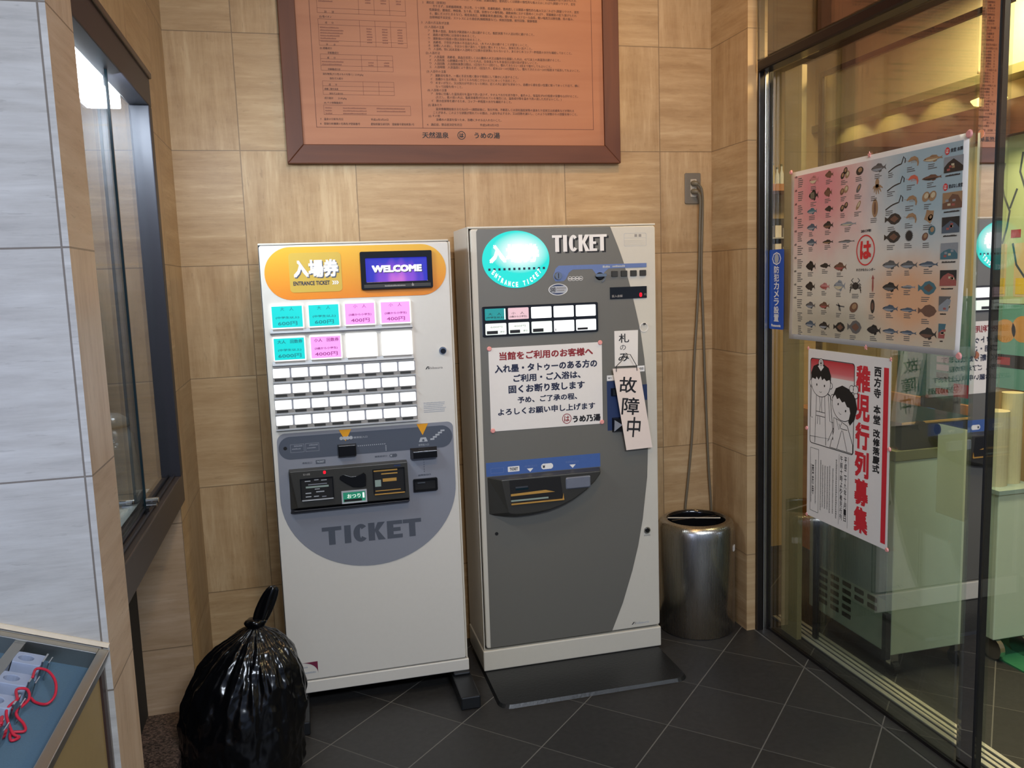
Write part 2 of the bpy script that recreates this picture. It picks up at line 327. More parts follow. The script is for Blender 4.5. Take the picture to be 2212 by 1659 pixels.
    def line(s, F, t, u, v, h, m, n=.0006, bold=0.0, maxw=None, res=1, cw=.93):     # left-set line, CJK cell height h
        vs, fs = glyphs(t, 0.0, res)
        if not vs: return s
        b = max(x for x, _ in vs); sx = h*cw
        if maxw and b*sx > maxw: sx = maxw/b
        s.add([F(u+x*sx+h*.028, v+y*h, n+.00004) for x, y in vs], fs, m)
        return s.add([F(u+x*sx, v+y*h, n) for x, y in vs], fs, m)
    def column(s, F, t, u0, u1, v1, v0, m, n=.0006, bold=0.0, res=2, gap=.08):      # vertical writing, top to bottom
        k = len(t); ph = (v1-v0)/k
        for i, ch in enumerate(t):
            if ch.strip(): s.text(F, ch, u0, u1, v1-ph*(i+1)+ph*gap/2, v1-ph*i-ph*gap/2, m, n, bold, res=res)
        return s
    def build(s, name, parent=None, bevel=0.0, smooth=False, loc=None, sub=0):
        off = Vector(loc) if loc else ROOT.get(parent.name if parent else None, Vector())
        me = bpy.data.meshes.new(name); me.from_pydata([v-off for v in s.v], [], s.f)
        for m in s.mats: me.materials.append(m)
        me.polygons.foreach_set('material_index', s.m)
        if smooth: me.polygons.foreach_set('use_smooth', [True]*len(s.f))
        me.update()
        o = bpy.data.objects.new(name, me); COL.objects.link(o)
        if parent: o.parent = parent; ROOT[o.name] = off
        else: o.location = off; ROOT[o.name] = off
        if bevel:
            b = o.modifiers.new('bevel', 'BEVEL'); b.width = bevel; b.segments = 2; b.limit_method = 'ANGLE'; b.angle_limit = math.radians(40)
        if sub: q = o.modifiers.new('sub', 'SUBSURF'); q.levels = q.render_levels = sub
        if smooth and bevel: pass
        return o
ROOT = {}
def tag(o, label=None, cat=None, group=None, kind=None):
    for k, v in (('label', label), ('category', cat), ('group', group), ('kind', kind)):
        if v: o[k] = v
    return o
def thing(name, loc, label, cat, group=None):
    o = bpy.data.objects.new(name, None); COL.objects.link(o); o.location = loc; o.empty_display_size = .05
    ROOT[o.name] = Vector(loc); return tag(o, label, cat, group)
def struct(name, loc=(0, 0, 0)):
    o = bpy.data.objects.new(name, None); COL.objects.link(o); o.location = loc; ROOT[o.name] = Vector(loc); o['kind'] = 'structure'; return o
def S1(mb, name, bevel=0.0): return tag(mb.build(name, bevel=bevel), kind='structure')
def dashes(mb, F, u, v, w, h, m, n=.0005, rng=random):          # a line of print too small to read
    x = u
    while x < u+w-h*.5:
        k = h*rng.uniform(.5, 1.1); k = min(k, u+w-x); mb.poly(F, rect(x, x+k*.86, v, v+h*rng.uniform(.7, 1)), m, n); x += k
# block letters on a unit cell
def letter(ch, u, v, w, h, t):
    def T(P): return [(u+x*w, v+y*h) for x, y in P]
    tx = t/w; ty = t*.62/h
    if ch == 'T': return [T([(0, 1-ty), (.5-tx/2, 1-ty), (.5-tx/2, 0), (.5+tx/2, 0), (.5+tx/2, 1-ty), (1, 1-ty), (1, 1), (0, 1)])]
    if ch == 'I': return [T(rect(.5-tx/2, .5+tx/2, 0, 1))]
    if ch == 'E': return [T([(0, 0), (1, 0), (1, ty), (tx, ty), (tx, .5-ty/2), (.88, .5-ty/2), (.88, .5+ty/2), (tx, .5+ty/2), (tx, 1-ty), (1, 1-ty), (1, 1), (0, 1)])]
    if ch == 'K': return [T(rect(0, tx, 0, 1)), T([(tx, .34), (tx, .62), (1-tx*1.15, 1), (1, 1), (.5+tx*.25, .53), (1, 0), (1-tx*1.15, 0), (tx*1.05, .5)])]
    if ch == 'C':
        o = ell(.55, .5, .55, .5, 22, 42, 318); i = ell(.55, .5, .55-tx, .5-ty, 22, 318, 42) if False else ell(.55, .5, .55-tx, .5-ty, 22, 42, 318)[::-1]
        return [T(o+i)]
    return []
def word(mb, F, cells, v, h, t, m, n):
    for ch, u, w in cells:
        for P in letter(ch, u, v, w, h, t): mb.poly(F, P, m, n)
def dup(o, loc):
    c = o.copy(); COL.objects.link(c); c.location = loc; ROOT[c.name] = Vector(loc)
    for ch in o.children:
        d = ch.copy(); COL.objects.link(d); d.parent = c
        for g in ch.children:
            e = g.copy(); COL.objects.link(e); e.parent = d
    return c
# ================================================================== the room
S1(MB().box(-2.2, 1.679, -6.0, 0.02, -.05, 0, M['floor']).box(1.679, 4.2, -6.0, 1.6, -.05, 0, M['floor']), 'floor')
S1(MB().box(-2.2, 1.74, -6.0, .1, 2.9, 2.96, M['ceil']), 'ceiling_1'); S1(MB().box(1.75, 4.2, -6.0, 1.7, 2.45, 2.51, M['dark_wood']), 'ceiling_2')
S1(MB().box(-.407, 1.645, 0, .1, 0, 2.9, M['trav']), 'wall_back')
S1(MB().box(-1.3, -.407, -.465, .1, 0, 2.9, M['trav']).box(-.50, -.407, -1.40, -.465, 2.05, 2.9, M['trav_y']), 'wall_left')
for o in bpy.data.objects:
    if o.name == 'wall_left':                 # faces turned to the room run along Y, those turned to the viewer along X
        me = o.data; me.materials.append(M['trav_y']); me.materials.append(M['trav_niche'])
        names = [m.name for m in me.materials]
        for p in me.polygons: p.material_index = names.index('travertine_side') if abs(p.normal.x) > .5 else names.index('travertine_niche')
S1(MB().box(1.645, 1.682, -.285, .1, 0, 2.9, M['trav_y']).box(1.682, 1.75, -.245, .1, 0, 2.9, M['trav_y']).box(1.66, 1.75, .1, 1.6, 0, 2.9, M['hall_wall']), 'wall_right', )
# grey column at the left, its side stone lightened to paint light on it
c = MB(); c.box(-1.4, -.38, -1.585, -1.405, 0, 2.9, M['grey_stone']); co = S1(c, 'wall_column')
co.data.materials.append(M['col_side_lit'])
for p in co.data.polygons:
    if abs(p.normal.x) > .5: p.material_index = 1
S1(MB().box(-2.2, -2.1, -6, -1.5, 0, 2.9, M['hall_wall']), 'wall_far_left')
S1(MB().box(-.6, -.425, -1.40, -.467, 0, .103, M['granite']), 'trim_1', bevel=.006)                     # granite ledge under the showcase
S1(MB().box(-.64, -.556, -1.40, -.467, .103, .79, M['dark']), 'trim_2')
S1(MB().box(1.6835, 1.80, -2.4, -.30, 0, .0015, M['floor']), 'trim_3')                                  # threshold strip
tr = struct('trim_4', (1.85, -1.2, 0))                                                                   # sliding door tracks let into the floor
for x0, x1 in ((1.812, 1.828), (1.838, 1.850), (1.858, 1.870), (1.882, 1.896)):
    MB().box(x0, x1, -2.6, -.20, 0.0, .006, M['track']).build('track_bar', tr)
MB().box(1.806, 1.902, -2.6, -.20, 0, .002, M['bronze']).build('track_bed', tr)

# ------------------------------------------------------------------ showcase window in the left wall
w1 = struct('window_1', (-.42, -.93, .80))
f = MB(); f.box(-.445, -.392, -1.403, -.467, 1.965, 2.05, M['bronze']); f.box(-.445, -.385, -1.403, -.467, 2.045, 2.062, M['bronze_b']); f.build('top_rail', w1, bevel=.003)
MB().box(-.445, -.392, -.512, -.467, .87, 1.965, M['bronze']).build('side_post', w1, bevel=.003)
f = MB(); f.box(-.46, -.392, -1.403, -.467, .785, .872, M['bronze_b']); f.box(-.43, -.424, -1.403, -.467, .872, .880, M['bronze']); f.box(-.414, -.408, -1.403, -.467, .872, .880, M['bronze']); f.build('sill_rail', w1, bevel=.004)
p = MB(); p.box(-.439, -.434, -1.403, -.86, .874, 1.966, M['case_glass']).build('glass_pane', w1)
p = MB(); p.box(-.425, -.420, -.915, -.51, .874, 1.966, M['case_glass']).build('glass_pane', w1)
MB().box(-.4395, -.4335, -.866, -.860, .875, 1.965, M['glass_edge']).build('pane_edge', w1); MB().box(-.4255, -.4195, -.921, -.915, .875, 1.965, M['glass_edge']).build('pane_edge', w1)
k = MB(); k.tube([(-.418, -.93, .905), (-.388, -.93, .905)], .007, M['chrome'], 12); k.tube([(-.418, -.93, .893), (-.393, -.93, .893)], .005, M['chrome'], 12); k.box(-.419, -.409, -.95, -.905, .874, .890, M['gloss_black']); k.tube([(-.445, -.93, .905), (-.465, -.93, .905)], .006, M['chrome'], 10); k.build('case_lock', w1, smooth=False)
f = MB(); f.box(-1.25, -.447, -1.403, -.467, .79, .832, M['case_white']); f.build('case_floor', w1)
f = MB(); f.box(-1.25, -.447, -1.403, -.467, 2.02, 2.05, M['case_white']); f.build('case_roof', w1); MB().box(-1.27, -1.25, -1.403, -.467, .79, 2.05, M['hall_wall']).build('case_back', w1); MB().box(-1.25, -.447, -.4725, -.4675, .833, 2.019, M['trav_case_shaded']).build('case_end_shade', w1)  # end slab added over the wall to darken the case inside
lampo = thing('showcase_lamp', (-.50, -.83, 1.975), 'bright white tube lamp under the roof of the showcase in the left wall', 'lamp')
MB().box(-.545, -.455, -1.12, -.54, 2.0, 2.02, M['case_white']).build('lamp_body', lampo, bevel=.003)
b = MB(); b.poly(Fr((0, -1.11, 0), (1, 0, 0), (0, 0, 1)), rrect(-.54, -.46, 1.945, 2.0, .004), M['tube'], -.56, 0); b.build('lamp_tube', lampo)
gl = light('showcase_lamp_glow', 'AREA', (-.455, -.85, 1.935), 4.4, (.78, .88, 1.0), .45, (.20, -.15, 1.5), size_y=.07); gl.data.spread = 2.5
# wrapped ornament standing in the showcase
o = thing('wrapped_ornament', (-.545, -.63, .832), 'grey ornament wrapped in clear crinkled plastic inside the left showcase', 'ornament')
def crinkle(c, prof, m, seg, amp, seed):
    rng = random.Random(seed); b = MB(); V = []; f = []
    for i, (r, z) in enumerate(prof):
        for j in range(seg):
            a = 2*math.pi*j/seg; q = r*(1+amp*math.sin(j*2.4+i*.9)+amp*rng.uniform(-1, 1)); V.append((c[0]+q*math.cos(a), c[1]+q*math.sin(a), c[2]+z))
    for i in range(len(prof)-1):
        for j in range(seg):
            q = (j+1) % seg; f.append((i*seg+j, i*seg+q, (i+1)*seg+q, (i+1)*seg+j))
    f += [tuple(range(seg))[::-1], tuple((len(prof)-1)*seg+j for j in range(seg))]
    return b.add(V, f, m)
crinkle((-.545, -.63, .832), [(.05, 0), (.063, .01), (.066, .035), (.06, .07), (.058, .12), (.056, .16), (.052, .20), (.04, .222)], M['plastic_wrap'], 20, .05, 3).build('wrapping', o, smooth=True)
MB().lathe((-.545, -.63, .832), [(.0, .222), (.042, .222), (.046, .232), (.044, .248), (.02, .262), (0, .265)], M['plastic_wrap'], 20).build('wrapped_top', o, smooth=True)
MB().lathe((-.545, -.63, .832), [(.047, .224), (.049, .228), (.047, .232)], M['charcoal'], 20).build('tie_band', o)

# ------------------------------------------------------------------ glass entrance at the right
d1 = struct('door_1', (1.73, -.8, 0))
t = MB(); t.box(1.672, 1.735, -2.6, -.30, 2.155, 2.195, M['rail_dark']); t.build('top_rail', d1, bevel=.008)
t = MB(); t.box(1.683, 1.705, -.302, -.286, 0, 2.9, M['rail_dark']); t.box(1.708, 1.722, -.302, -.286, 0, 2.16, M['steel']); t.box(1.722, 1.742, -.302, -.286, 0, 2.16, M['rail_dark']); t.build('jamb', d1, bevel=.002)
MB().box(1.745, 1.766, -1.341, -1.283, 0, 2.9, M['mirror']).build('mirror_post', d1)
MB().box(1.747, 1.764, -1.354, -1.3415, 0, 2.9, M['gap']).build('post_seal', d1)
MB().box(1.730, 1.738, -1.283, -.303, .012, 2.156, M['glass']).build('glass_pane', d1)
MB().box(1.672, 1.680, -2.6, -.303, 2.196, 2.9, M['glass']).build('transom_glass', d1)
MB().box(1.735, 1.741, -2.5, -1.36, .012, 2.156, M['glass_thin']).build('glass_pane', d1)
MB().box(1.728, 1.74, -2.6, -.303, 0, .012, M['rail_dark']).build('bottom_rail', d1)
d2 = struct('door_2', (1.85, -.7, 0))
t = MB(); t.box(1.838, 1.852, -1.28, -.44, 2.105, 2.122, M['rail_dark']); t.box(1.838, 1.852, -.462, -.44, .012, 2.105, M['rail_dark']); t.build('leaf_frame', d2)
MB().box(1.842, 1.848, -1.28, -.462, .012, 2.105, M['glass']).build('leaf_glass', d2)
MB().box(1.78, 1.80, -.425, -.315, .0, 2.155, M['jamb']).build('leaf_post', d2)
# ================================================================== framed notice board on the back wall
nb = thing('framed_notice_board', (.61, -.002, 1.865), 'large wood framed hot spring notice board hanging above the two machines', 'notice board')
ZT = 2.78
MB().box(.03, 1.19, -.022, -.002, 1.92, ZT-.05, M['board']).build('board_panel', nb)
FB = front(0)
def mitre(p0, p1, p2, p3, m): return MB().taper(FB, [p0, p1, p2, p3], [p0, p1, p2, p3], m, .002, .034)
mitre((-.0195, 1.865), (1.2405, 1.865), (1.177, 1.932), (.040, 1.932), M['frame_x']).build('frame_rail', nb, bevel=.0025)
mitre((-.0195, ZT), (.040, ZT-.066), (1.177, ZT-.066), (1.2405, ZT), M['frame_x']).build('frame_rail', nb, bevel=.0025)
mitre((-.0195, 1.865), (.040, 1.932), (.040, ZT-.066), (-.0195, ZT), M['frame_z']).build('frame_stile', nb, bevel=.0025)
mitre((1.2405, 1.865), (1.2405, ZT), (1.177, ZT-.066), (1.177, 1.932), M['frame_z']).build('frame_stile', nb, bevel=.0025)
NF = front(-.022)
def rule(b, pts, w=.0014, m=None):
    for (x0, y0), (x1, y1) in pts: b.poly(NF, rect(min(x0, x1)-w/2, max(x0, x1)+w/2, min(y0, y1)-w/2, max(y0, y1)+w/2), m or M['brown_ink'], .0004)
b = MB(); top = ZT-.10
rule(b, [((.089, 1.993), (1.134, 1.993)), ((.089, top), (1.134, top)), ((.089, 1.993), (.089, top)), ((.471, 1.993), (.471, top)), ((1.134, 1.993), (1.134, top))], .0017)
def grid(x0, x1, y0, y1, xs, ys):
    rule(b, [((x0, y0), (x1, y0)), ((x0, y1), (x1, y1)), ((x0, y0), (x0, y1)), ((x1, y0), (x1, y1))] + [((x, y0), (x, y1)) for x in xs] + [((x0, y), (x1, y)) for y in ys], .0009)
grid(.115, .427, 2.385, 2.47, (.260, .315, .370), (2.401,)); grid(.116, .427, 2.275, 2.364, (.260, .315, .370), (2.291, 2.345))
grid(.117, .372, 2.190, 2.245, (.260, .316), (2.206, 2.229)); grid(.119, .372, 2.107, 2.153, (.261, .317), (2.121, 2.136)); grid(.118, .428, 2.037, 2.070, (), ())
b.build('ruled_lines', nb)
b = MB(); K = M['board_ink']; rng = random.Random(3)
def ln(t, x, z, h=.0098, mw=None, bold=.0): b.line(NF, t, x, z-.004, h, K, .0005, bold, mw)
for (x0, x1, y1, k, cols) in ((.118, .427, 2.462, 5, (.272, .327, .382)), (.118, .427, 2.336, 6, (.272, .327, .382)), (.118, .372, 2.220, 2, (.272, .328))):
    for i in range(k):
        z = y1-i*.0092; dashes(b, NF, x0+.003, z-.003, rng.uniform(.05, .085), .0052, M['table_ink'], .0005, rng)
        for cx in cols: dashes(b, NF, cx+.012, z-.003, .02, .0052, M['table_ink'], .0005, rng)
ln('計', .139, 2.389); ln('計', .165, 2.389); ln('(2) 陰イオン', .121, 2.373, .0085); ln('成　　分', .140, 2.353, .008); ln('計', .139, 2.279, .008); ln('計', .165, 2.279, .008)
ln('(3) 遊離成分', .116, 2.266, .0085); ln('非解離成分', .142, 2.251, .0085); ln('成　　分', .140, 2.234, .008); ln('非解離成分計', .140, 2.195, .008)
ln('溶存物質(ガス性のものを除く)  23.89g/kg', .121, 2.178, .0085, .215); ln('溶存ガス成分', .144, 2.163, .0085); ln('成　　分', .140, 2.142, .008)
ln('遊離二酸化炭素', .124, 2.127, .0075); ln('溶存ガス成分計', .140, 2.111, .0075); ln('成分総計　　23.89g/kg', .122, 2.095, .0085); ln('(4) その他微量成分', .119, 2.079, .0085)
for i in range(3):
    dashes(b, NF, .123, 2.058-i*.0095, .024, .0048, M['table_ink'], .0005, rng); dashes(b, NF, .185, 2.058-i*.0095, .085, .0048, M['table_ink'], .0005, rng)
    if i < 2: dashes(b, NF, .305, 2.058-i*.0095, .105, .0048, M['table_ink'], .0005, rng)
ln('7　温泉の分析年月日', .103, 2.022, .0092, .11); ln('平成26年3月20日', .282, 2.022, .0092, .105)
ln('8　登録分析機関の名称及び登録番号', .102, 2.006, .0092, .162); ln('愛知県衛生研究所　登録番号愛知県第1号', .281, 2.006, .0092, .18)
R = [('2　適応症（泉質別）', .489, 2.436, .125), ('きりきず、末梢循環障害、冷え性、うつ状態、皮膚乾燥症、筋肉若しくは関節の慢性的な痛み又はこわばり(関節リウマチ、変形', .526, 2.424, .594),
 ('性関節症、腰痛症、神経痛、五十肩、打撲、捻挫などの慢性期)、運動麻痺における筋肉のこわばり、胃腸機能の低下(胃がもたれ', .513, 2.411, .607), ('る、腸にガスがたまるなど)、軽症高血圧、耐糖能異常(糖尿病)、軽い高コレステロール血症、軽い喘息又は肺気腫、痔の痛み、', .513, 2.398, .60),
 ('自律神経不安定症、ストレスによる諸症状(睡眠障害など)、病後回復期、疲労回復、健康増進', .513, 2.385, .44), ('3　入浴の方法及び注意', .482, 2.366, .11), ('(1) 入浴前の注意', .493, 2.351, .085),
 ('ア　食事の直前、直後及び飲酒後の入浴は避けること。酩酊状態での入浴は特に避けること。', .503, 2.337, .44), ('イ　過度の疲労時には身体を休めること。', .503, 2.324, .2), ('ウ　運動後30分程度の間は身体を休めること。', .503, 2.311, .225),
 ('エ　高齢者、子供及び身体の不自由な人は、1人での入浴は避けることが望ましいこと。', .503, 2.298, .42), ('オ　浴槽に入る前に、手足から掛け湯をして温度に慣らすとともに、身体を洗い流すこと。', .503, 2.286, .43), ('カ　入浴時、特に起床直後の入浴時などは脱水症状等にならないよう、あらかじめコップ一杯程度の水分を補給しておくこと。', .503, 2.274, .61),
 ('(2) 入浴方法', .493, 2.260, .07), ('ア　入浴温度　高齢者、高血圧症若しくは心臓病の人又は脳卒中を経験した人は、42℃以上の高温浴は避けること。', .504, 2.247, .565), ('イ　入浴形態　心肺機能の低下している人は、全身浴よりも半身浴又は部分浴が望ましいこと。', .504, 2.235, .45),
 ('ウ　入浴回数　入浴開始後数日間は、1日当たり1〜2回とし、慣れてきたら2〜3回まで増やしてもよいこと。', .504, 2.223, .53), ('エ　入浴時間　入浴温度により異なるが、1回当たり、初めは3〜10分程度とし、慣れてきたら15〜20分程度まで延長してもよいこと。', .504, 2.211, .615),
 ('(3) 入浴中の注意', .493, 2.195, .085), ('ア　運動浴を除き、一般に手足を軽く動かす程度にして静かに入浴すること。', .505, 2.181, .37), ('イ　浴槽から出る時は、立ちくらみを起こさないようにゆっくり出ること。', .505, 2.168, .36), ('ウ　めまいが生じ、又は気分が不良となった時は、近くの人に助けを求めつつ、浴槽から頭を低い位置に保ってゆっくり出て、横に', .505, 2.155, .61),
 ('なって回復を待つこと。', .524, 2.142, .11), ('(4) 入浴後の注意', .493, 2.129, .085), ('ア　身体に付着した温泉成分を温水で洗い流さず、タオルで水分を拭き取り、着衣の上、保温及び30分程度の安静を心がけること。', .504, 2.116, .615), ('(ただし、肌の弱い人は、塩素消毒等が行われている場合には、温泉成分等を温水で洗い流した方がよいこと。)', .523, 2.104, .535),
 ('イ　脱水症状等を避けるため、コップ一杯程度の水分を補給すること。', .505, 2.091, .34), ('(5) 湯あたり', .493, 2.076, .065), ('温泉療養開始後おおむね3日〜1週間前後に、気分不快、不眠若しくは消化器症状等の湯あたり症状又は皮膚炎などが現れる', .521, 2.062, .597), ('ことがある。このような状態が現れている間は、入浴を中止するか、又は回数を減らし、このような状態からの回復を待つこと。', .510, 2.049, .60),
 ('(6) その他', .493, 2.037, .055), ('浴槽水の清潔を保つため、浴槽にタオルは入れないこと。', .521, 2.024, .27), ('4　適応症、禁忌症決定年月日', .486, 2.006, .145), ('平成26年3月19日', .685, 2.006, .1)]
for t, x, z, w in R: ln(t, x, z, .0105, w, .004)
for i in range(8): ln(R[1+i % 4][0], .513, 2.452+i*.0128, .0105, .6)
for t, x0, x1 in (('天然温泉', .467, .565), ('うめの湯', .663, .761)): b.text(NF, t, x0, x1, 1.957, 1.979, M['ink'], .0005, .02)
b.ring(NF, ell(.614, 1.968, .0155), ell(.614, 1.968, .0128), M['ink'], .0002, .0006); b.text(NF, 'は', .606, .622, 1.960, 1.976, M['ink'], .0006, .04)
b.build('lettering', nb)

# ================================================================== wall outlet and its two cords
wo = thing('wall_outlet', (1.56, 0, 1.708), 'grey double wall outlet with two plugs above the steel bin', 'outlet')
MB().poly(front(0), rrect(1.525, 1.594, 1.708, 1.830, .006), M['outlet'], 0, .007).build('outlet_plate', wo, bevel=.002)
MB().poly(front(0), rrect(1.548, 1.574, 1.735, 1.805, .003), M['outlet_b'], .007, .010).build('socket', wo)
def cord(name, label, zp, pts):
    o = thing(name, pts[0], label, 'power cord', 'cords plugged into the wall outlet')
    b = MB(); b.tube([(1.557, -.0105, zp), (1.557, -.020, zp-.001), (1.562, -.030, zp-.003), (1.570, -.036, zp-.008)], [.010, .0115, .010, .006], M['cord'], 12); b.build('plug', o, smooth=True)
    P = [Vector(p) for p in pts]; out = []
    for i in range(len(P)-1):                                   # smooth path
        p0, p1, p2, p3 = P[max(0, i-1)], P[i], P[i+1], P[min(len(P)-1, i+2)]
        for k in range(8):
            t = k/8; out.append(.5*((2*p1)+(p2-p0)*t+(2*p0-5*p1+4*p2-p3)*t*t+(3*p1-p0-3*p2+p3)*t**3))
    out.append(P[-1]); MB().tube(out, .0052, M['cord'], 8).build('cable', o, smooth=True)
cord('power_cord', 'grey power cord from the upper socket running down the corner to the right', 1.789, [(1.568, -.036, 1.782), (1.585, -.034, 1.755), (1.594, -.020, 1.66), (1.592, -.012, 1.45), (1.598, -.012, 1.25), (1.607, -.012, .95), (1.620, -.012, .62), (1.634, -.010, .40), (1.637, -.008, .10)])
cord('power_cord', 'grey power cord from the lower socket slanting left down behind the bin', 1.757, [(1.568, -.036, 1.750), (1.579, -.032, 1.72), (1.583, -.018, 1.62), (1.580, -.012, 1.42), (1.570, -.012, 1.25), (1.556, -.012, 1.05), (1.548, -.012, .80), (1.530, -.010, .60), (1.514, -.0085, .455), (1.500, -.0085, .30)])

# ================================================================== steel bin
bn = thing('waste_bin', (1.482, -.172, 0), 'round brushed steel waste bin in the corner below the outlet', 'bin')
bc = (1.482, -.172, 0)
MB().lathe(bc, [(.145, .0), (.151, .004), (.151, .40), (.150, .425), (.144, .442), (.132, .4505), (.118, .452)], M['steel'], 64).build('bin_body', bn, smooth=True)
MB().lathe(bc, [(.118, .452), (.114, .449), (.112, .44), (.112, .16), (0, .155)], M['gloss_black'], 48).build('inner_liner', bn, smooth=True)
MB().tube([(1.385, -.115, .446), (1.580, -.190, .446)], .0028, M['outlet_b'], 8).build('divider_rod', bn)
MB().box(1.385, 1.58, -.156, -.150, .18, .446, M['gloss_black']).build('divider_plate', bn)
a = math.radians(-42); sx, sy = 1.482+.1515*math.cos(a), -.172+.1515*math.sin(a)
MB().poly(Fr((sx, sy, .345), (-math.sin(a), math.cos(a), 0), (0, 0, 1)), rrect(-.012, .012, -.012, .012, .003), M['paper'], 0, .001).build('white_sticker', bn)
# ================================================================== white ticket machine (left)
Y1 = -.385; A = front(Y1)
m1 = thing('ticket_machine', (.18, -.22, 0), 'white ticket machine with orange header and rows of lit buttons, left of the grey one', 'ticket machine', None)
MB().box(-.128, .490, -.352, -.03, .06, 1.568, M['white']).box(-.128, .490, -.352, -.03, 1.566, 1.572, M['cream']).build('cabinet', m1, bevel=.003)
MB().box(-.127, .489, Y1+.024, -.352, .101, 1.566, M['gap']).build('door_gap', m1)
MB().poly(A, rrect(-.124, .483, .104, 1.563, .008), M['white'], -.026, 0).build('front_door', m1, bevel=.003)
MB().box(.484, .4895, Y1+.004, -.352, .104, 1.563, M['cream']).build('hinge_strip', m1)
MB().box(-.128, .493, Y1-.002, -.05, .058, .100, M['white']).build('base_skirt', m1, bevel=.003)
for x0, x1 in ((.430, .498), (-.130, -.062)): MB().box(x0, x1, -.556, -.10, 0, .046, M['foot']).box(x0+.004, x1-.004, -.40, -.10, .046, .058, M['foot']).build('foot', m1, bevel=.005)
for x in (-.09, .33): MB().box(x, x+.05, -.18, -.13, 1.572, 1.580, M['gap']).build('top_bracket', m1)
h = MB(); h.poly(A, rrect(-.1115, .4715, 1.389, 1.557, .0835, 14), M['orange'], 0, .0012); hd = h.build('orange_header', m1)
MB().poly(A, rrect(-.035, .129, 1.412, 1.538, .012), M['gold'], .0012, .0022).build('gold_plate', hd)
b = MB(); b.text(A, '入場券', -.019, .123, 1.455, 1.512, M['slate'], .0024, .045); b.text(A, '入場券', -.022, .120, 1.459, 1.516, M['white_ink'], .0028, .045)
b.text(A, 'ENTRANCE TICKET', -.0245, .090, 1.434, 1.4475, M['navy_ink'], .0024, .03)
for i in range(3): b.poly(A, [(.097+i*.0065, 1.4345), (.101+i*.0065, 1.4345), (.1055+i*.0065, 1.4405), (.101+i*.0065, 1.4465), (.097+i*.0065, 1.4465), (.1015+i*.0065, 1.4405)], M['white_ink'], .0025)
b.build('lettering', hd)
sb = MB(); sb.ring(A, rrect(.1895, .4245, 1.413, 1.536, .004, 2), rrect(.206, .4075, 1.437, 1.5145, .002, 2), M['gloss_black'], .0, .012); sb.taper(A, rect(.197, .418, 1.418, 1.430), rect(.200, .415, 1.419, 1.429), M['charcoal'], .012, .0125); sbo = sb.build('screen_bezel', m1, bevel=.0015)
sm, nt, bb = newmat('welcome_screen'); n = N(nt)
sx = n('ShaderNodeSeparateXYZ', {0: n('ShaderNodeTexCoord').outputs['Object']}); ROOTX, ROOTZ = .18, 0.0
a_ = n.math('DIVIDE', n.math('SUBTRACT', sx.outputs[0], .31-ROOTX), .095); d_ = n.math('DIVIDE', n.math('SUBTRACT', sx.outputs[2], 1.444), .075)
r_ = n.math('SQRT', n.math('ADD', n.math('MULTIPLY', a_, a_), n.math('MULTIPLY', d_, d_)))
wv = n('ShaderNodeTexWave', {'Vector': n('ShaderNodeTexCoord').outputs['Object'], 'Scale': 9.0, 'Distortion': 3.0}).outputs[1]
cc = n.ramp(n.math('ADD', r_, n.math('MULTIPLY', wv, .14)), [(0.05, S('d874d8')), (.5, S('8a4ad6')), (1.0, S('2c2fc0'))])
n.link(cc, bb.inputs['Emission Color']); bb.inputs['Emission Strength'].default_value = .62; bb.inputs['Base Color'].default_value = (.02, .02, .03, 1); bb.inputs['Roughness'].default_value = .2
so = MB().poly(A, rect(.206, .4075, 1.437, 1.5145), sm, .0, .003).build('screen', sbo)
b = MB(); b.text(A, 'WELCOME', .2285, .3925, 1.4655, 1.4885, M['navy_ink'], .0035, .05); b.text(A, 'WELCOME', .2265, .390, 1.468, 1.491, M['lit_text'], .0042, .05)
dashes(b, A, .265, 1.4215, .07, .005, M['grey_ink'], .0128, random.Random(1)); b.poly(A, ell(.357, 1.4245, .004), M['grey_ink'], .0128); b.poly(A, rect(.355, .357, 1.425, 1.4315), M['grey_ink'], .0129); b.build('lettering', sbo)
